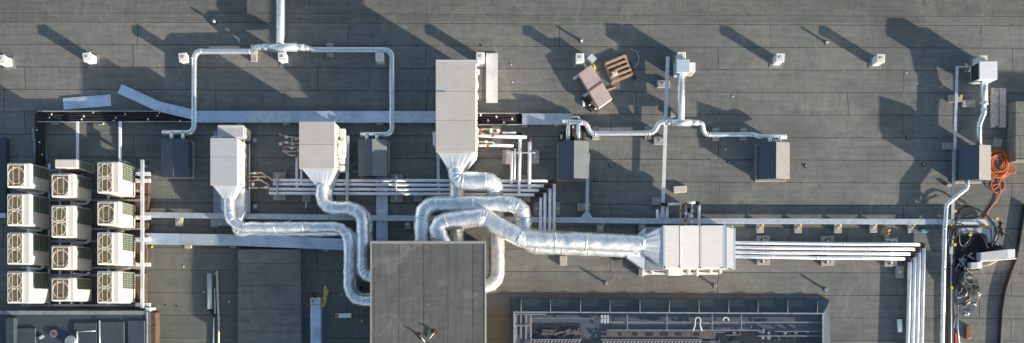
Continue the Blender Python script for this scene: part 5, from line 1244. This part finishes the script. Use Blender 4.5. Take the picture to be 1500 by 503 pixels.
m = MB(); m.polyp(A_, .05, .5, .012); m.build('cabinet_body', 'ahu_grey', t)
m = MB(); m.polyp([(1475.3, 365.4), (1487, 365), (1487, 377), (1475.3, 378)], .05, .5, .012); m.build('end_cover', 'white', t)
m = MB(); m.polyp([(1436, 382), (1489, 378), (1489, 379.6), (1436, 384)], .0, .3, .006); m.build('base_rail', 'post', t)
t = thing('junction_box', 'small white junction box left of the long grey cabinet', 'junction box', V(1430, 388, 0))
m = MB(); m.boxp(1422.5, 384.5, 1431, 394, .02, .4, .01); m.build('box_body', 'ahu_grey', t)
m = MB(); m.boxp(1431.2, 384, 1438.5, 393, .02, .4, .01); m.build('box_lid', 'white', t)
m = MB(); m.tube([V(1439, 391, .05), V(1450, 388, .05), V(1462, 381, .05)], .02, 6, .2); m.build('thin_cable', 'brass', label='thin pale cable from the junction box to the cabinet', cat='cable')
# flat black sheet put in for the dark pit under the mess
m = MB(); m.polyp([(1399, 346), (1440, 344), (1444, 368), (1434, 396), (1412, 398), (1399, 392)], .002, .02, .004); m.build('pit_shade_sheet', 'near_black', label='black sheet standing for the dark pit under the curved tray', cat='plastic sheet')
m = MB()
for k in range(12): c = P(random.uniform(1401, 1418), random.uniform(372, 392), .1); m.tube([c, c + Vector((random.uniform(-.3, .3), random.uniform(-.3, .3), random.uniform(0, .15)))], random.uniform(.02, .05), 6)
m.build('scrap_heap', 'galv_dark', label='heap of dark scrap on the black sheet', cat='scrap')
# crumpled foil
def crumple(name, cx, cy, outline, hgt, mat, label, cat, amp=.22, n=34, freq=2.6, seed=0.0):
    m = MB(); c = P(cx, cy, 0); rows = []
    for i in range(n + 1):
        f_ = i / n; row = []
        for j in range(n * 2):
            th = 2 * PI * j / (n * 2)
            k = (th / (2 * PI)) * len(outline); k0 = int(k) % len(outline); k1 = (k0 + 1) % len(outline); fr = k - int(k)
            o = outline[k0][0] * (1 - fr) + outline[k1][0] * fr, outline[k0][1] * (1 - fr) + outline[k1][1] * fr
            q = P(cx + (o[0] - cx) * f_, cy + (o[1] - cy) * f_, 0)
            nz = noise.turbulence(Vector((q.x * freq + seed, q.y * freq, seed)), 3, True)
            z = max(.004, hgt * (1 - f_ ** 2.2) * (.45 + nz) + amp * (nz - .45) * (1 - f_ ** 6))
            row.append(m.bm.verts.new((q.x + .06 * (nz - .5) * (f_ > .1), q.y + .05 * (nz - .5), z)))
        rows.append(row)
    for i in range(n):
        for j in range(n * 2):
            k = (j + 1) % (n * 2); m.bm.faces.new((rows[i][j], rows[i][k], rows[i + 1][k], rows[i + 1][j]))
    return m.build(name, mat, label=label, cat=cat)
crumple('crumpled_foil_sheet', 1418, 428, [(1436, 425), (1433, 440), (1426, 455), (1417, 464), (1408, 462), (1402, 448), (1399, 432), (1400, 412), (1404, 398), (1412, 393), (1420, 398), (1431, 408)], .35, 'tarp', 'crumpled silver-and-black foil sheet heaped beside the right cable run', 'foil sheet', .95, 56, 1.25, seed=3.3)
m = MB(); m.tube([V(1403, 460, .1), V(1402, 480, .1), V(1405, 505, .1)], .05, 8, .3); m.tube([V(1400, 462, .1), V(1396, 482, .1), V(1390, 505, .1)], .04, 8, .3); m.build('hose_pair', 'galv_dark', label='two dark hoses trailing down from the crumpled foil', cat='hose')
m = MB(); m.obox(P(1399.5, 496, .1), (.05, .24), 0.05, .08, .16, .02); m.build('red_strip', 'red', label='short red strip at the bottom between the cables', cat='strip')
m = MB(); m.polyp([(1416, 480), (1418.5, 476), (1422, 477), (1424.5, 482), (1424, 495), (1416, 498)], .0, .14, .03); m.build('dented_can', 'copper', label='pinkish crushed can below the crumpled foil', cat='can')
m = MB(); m.tube([V(1317.5, 468, .12), V(1318.3, 487, .12)], .105, 14); m.build('white_roll', 'pipe_white', label='short white roll lying left of the pipes at the bottom right', cat='roll')
crumple('tan_sack', 1298, 340, [(1303, 340), (1302, 346), (1299, 353), (1295, 351), (1294, 345), (1288.5, 343), (1291, 338), (1293, 334), (1299, 333), (1306, 336)], .2, 'cardboard', 'small crumpled tan sack between two blocks under the long tray', 'sack', .1, 12, 6, 1.1)
m = MB(); m.tube([V(1297, 351, .18), V(1303, 352, .2), V(1314, 352, .2), (V(1313, 356, .2))], .03, 6, .04); m.build('bent_bracket', 'tape', label='bent white bracket on the block below the tan sack', cat='bracket')
m = MB(); m.polyp([(1348, 337), (1352, 335.5), (1361, 336), (1361.5, 340), (1355, 341.5), (1349, 340)], 0, .09, .02); m.build('blue_scrap', 'blue', label='small blue plastic scrap left of the slim right duct', cat='scrap')
# black hose at right edge + darker strip
m = MB(); m.tube([V(1502, 300, .08), V(1497, 330, .08), V(1492, 360, .08), V(1488, 380, .08), V(1480, 400, .08), V(1472, 425, .08), V(1467, 455, .08), V(1464, 520, .08)], .085, 10, 1.2, 6); m.build('drain_hose', 'rubber', label='thick black hose curving down along the right edge of the picture', cat='hose')
# bottom centre-left things in the shade
t = thing('wrapped_pipe', 'silver-wrapped flat duct with crumpled foil top standing at the bottom left of the shaft', 'duct', V(460, 470, 0))
m = MB(); m.boxp(454.5, 447, 470.5, 600, 0, .42, .03); m.build('duct_body', 'galv_lid', t)
m = MB(); m.boxp(454.2, 436, 470.2, 447.3, .02, .36, .04); m.build('end_wrap', 'foil', t)
o = crumple('crumpled_foil_end', 462, 438, [(470.5, 438), (470, 448), (462, 449), (455, 448), (454, 438), (457, 431), (463, 430), (469, 432)], .42, 'tarp', None, None, .2, 12, 7, 5.5)
o.parent = t; o.location = Vector(o['_o']) - Vector(t['_o'])
crumple('insulation_scrap', 477.5, 437, [(481, 428), (479, 440), (474, 451), (470, 450), (472, 440), (474, 431), (475, 420), (477.5, 418), (479, 423), (482, 425)], .28, 'wool', 'torn strip of yellow mineral wool beside the wrapped duct', 'insulation', .14, 12, 6, 9.1)
crumple('wool_tuft', 455, 438, [(457, 437), (456, 441), (454, 441), (453.5, 436), (455, 434)], .1, 'wool', 'small yellow wool tuft left of the crumpled foil end', 'insulation', .05, 5, 6, 2.1)
crumple('plastic_sheet', 449.5, 474, [(454, 474), (453, 490), (447, 494), (444.5, 490), (446, 470), (444.5, 460), (449, 453), (454, 452)], .1, 'sky_in', 'grey plastic sheet tucked along the left of the wrapped duct', 'plastic sheet', .12, 14, 4, 6.1)
t = thing('white_sign_plate', 'small white rectangular plate lying left of the shaft', 'plate', V(503, 462, 0))
m = MB(); m.polyp([(491.5, 459.5), (514.5, 459), (514.5, 465.5), (491.5, 466)], 0.0, .08, .006); m.build('plate_body', 'white', t)
m = MB(); m.polyp([(492, 460), (495.5, 460), (495.5, 465.5), (492, 465.5)], .081, .1, .003); m.build('plate_end', 'copper', t)
m = MB(); m.obox(P(530.5, 470.5, .1), (.06, .07), .2, 0, .13, .015); m.build('paint_tin', 'cardboard', label='tiny orange-brown tin on the dark felt beside the shaft', cat='tin')
m = MB(); m.boxp(519, 419, 527, 426, 0, .5, .01); m.build('junction_box', 'galv_dark', label='small grey junction box between the two duct bends left of the shaft', cat='junction box')
m = MB(); m.tube([V(307, 401, .12), V(307, 453, .12)], M_(3.6), 14); m.build('loose_pipe', 'green_pipe', label='thick pale green pipe lying left of the low roof block', cat='pipe')
m = MB(); m.tube([V(318, 397, .1), V(319, 440, .1), V(320.5, 470, .1), V(320, 540, .1)], .045, 8, .3); m.build('loose_pole', 'brass', label='thin long pinkish pole lying left of the low roof block', cat='pole')
m = MB(); m.tube([V(314.5, 422, .06), V(315, 460, .06)], .03, 8); m.tube([V(313.5, 466, .06), V(312, 540, .06)], .035, 8); m.build('thin_rod', 'galv', label='thin grey rod between the green pipe and the long pole', cat='rod')
m = MB(); m.polyp([(305, 454), (311, 453.5), (319, 462), (312, 463)], .003, .05, .004); m.build('rubber_scrap', 'rubber', label='dark rubber scrap at the lower end of the green pipe', cat='scrap')
m = MB(); m.polyp([(0, 312), (8, 312), (8, 319), (-40, 319), (-40, 312)], .1, .3, .01); m.build('edge_beam', 'galv_lid', label='blue-grey beam end entering from the left edge', cat='beam')
m = MB(); m.polyp([(-50, 203), (8, 202), (8.5, 310), (-50, 310)], .0, .35, .02); m.build('edge_plinth', 'navy2', label='dark blue flat plinth cut by the left edge of the picture', cat='plinth')
m = MB(); m.polyp([(489.5, 341), (502, 341.5), (502, 347.5), (494, 347)], .1, .15, .003); m.build('green_plate', 'green', label='small green plate glimpsed under the foil duct bend', cat='plate')
m = MB(); m.boxp(1010, 252, 1018, 253, 0, .002, 0); m.bm.free()
for i, (x, y, w, lab) in enumerate(((214.5, 348, 5, 'on the left end of the broad tray'), (218, 361, 3, 'on the felt below the left end of the broad tray'))):
    m = MB(); m.obox(P(x, y, .36), (M_(w) / 2, M_(w * .8) / 2), .3, .345 if i == 0 else 0.001, .37 if i == 0 else .05, .006); m.build('yellow_tag', 'yellow' if i else 'cardboard', label='small yellow warning tag ' + lab, cat='tag')
# coil of wire by the second gabled box
m = MB()
for k in range(4): m.torus(P(520.5, 246, 0), .16 + .02 * k, .015, .03 + .02 * k, 18, 5)
m.build('wire_coil', 'galv_dark', label='small grey coil of wire left of the second gabled box', cat='wire coil')
# small litter
rr_ = random.Random(5)
for i in range(26):
    x, y = [(rr_.uniform(230, 340), rr_.uniform(365, 450)), (rr_.uniform(700, 1180), rr_.uniform(60, 200)), (rr_.uniform(1010, 1380), rr_.uniform(100, 300)), (rr_.uniform(450, 540), rr_.uniform(380, 500))][i % 4]
    c = P(x, y, 0); m = MB(); m.obox(c, (rr_.uniform(.02, .045), rr_.uniform(.015, .03)), rr_.uniform(0, 3), .0, .012 + rr_.uniform(0, .02))
    m.build('litter_scrap', rr_.choice(['tape', 'wood', 'rubber', 'concrete_w']), label='tiny scrap of litter scattered on the roof felt', cat='litter', group='tiny scraps scattered on the felt')

for o in bpy.data.objects:
    if '_o' in o: del o['_o']

# ------------------------------------------------------------------ light, sky, camera
sx, sy = 0.853, -0.522
el = math.atan(TAN_E)
sun = bpy.data.lights.new('sun', 'SUN'); sun.energy = 9.2; sun.angle = math.radians(0.6); sun.color = (1.0, 0.88, 0.74)
so = bpy.data.objects.new('sun', sun); C.objects.link(so)
d = Vector((sx * math.cos(el), sy * math.cos(el), math.sin(el))).normalized()
so.rotation_euler = d.to_track_quat('Z', 'Y').to_euler(); so.location = (20, -20, 30)
w = bpy.data.worlds.new('World'); bpy.context.scene.world = w; w.use_nodes = True
nt = w.node_tree; bg = nt.nodes['Background']
sk = nt.nodes.new('ShaderNodeTexSky'); sk.sky_type = 'NISHITA'; sk.sun_disc = False
sk.sun_elevation = el; sk.sun_rotation = math.atan2(sx, sy)
tn = nt.nodes.new('ShaderNodeMix'); tn.data_type = 'RGBA'; tn.blend_type = 'MULTIPLY'; tn.inputs[0].default_value = 1.0; tn.inputs[7].default_value = (0.98, 1.0, 0.98, 1)
nt.links.new(sk.outputs[0], tn.inputs[6]); nt.links.new(tn.outputs[2], bg.inputs[0]); bg.inputs[1].default_value = 0.235
cam = bpy.data.cameras.new('camera'); co = bpy.data.objects.new('camera', cam); C.objects.link(co)
co.location = (0, 0, H); cam.sensor_width = 36.0; cam.lens = 36.0 * F / 1500.0
cam.shift_x = 0.0; cam.shift_y = (NY - 251.5) / 1500.0; cam.clip_start = 1; cam.clip_end = 6000
sc = bpy.context.scene; sc.camera = co
sc.view_settings.view_transform = 'Standard'; sc.view_settings.look = 'None'; sc.view_settings.exposure = 0; sc.view_settings.gamma = 1
sc.cycles.use_denoising = True
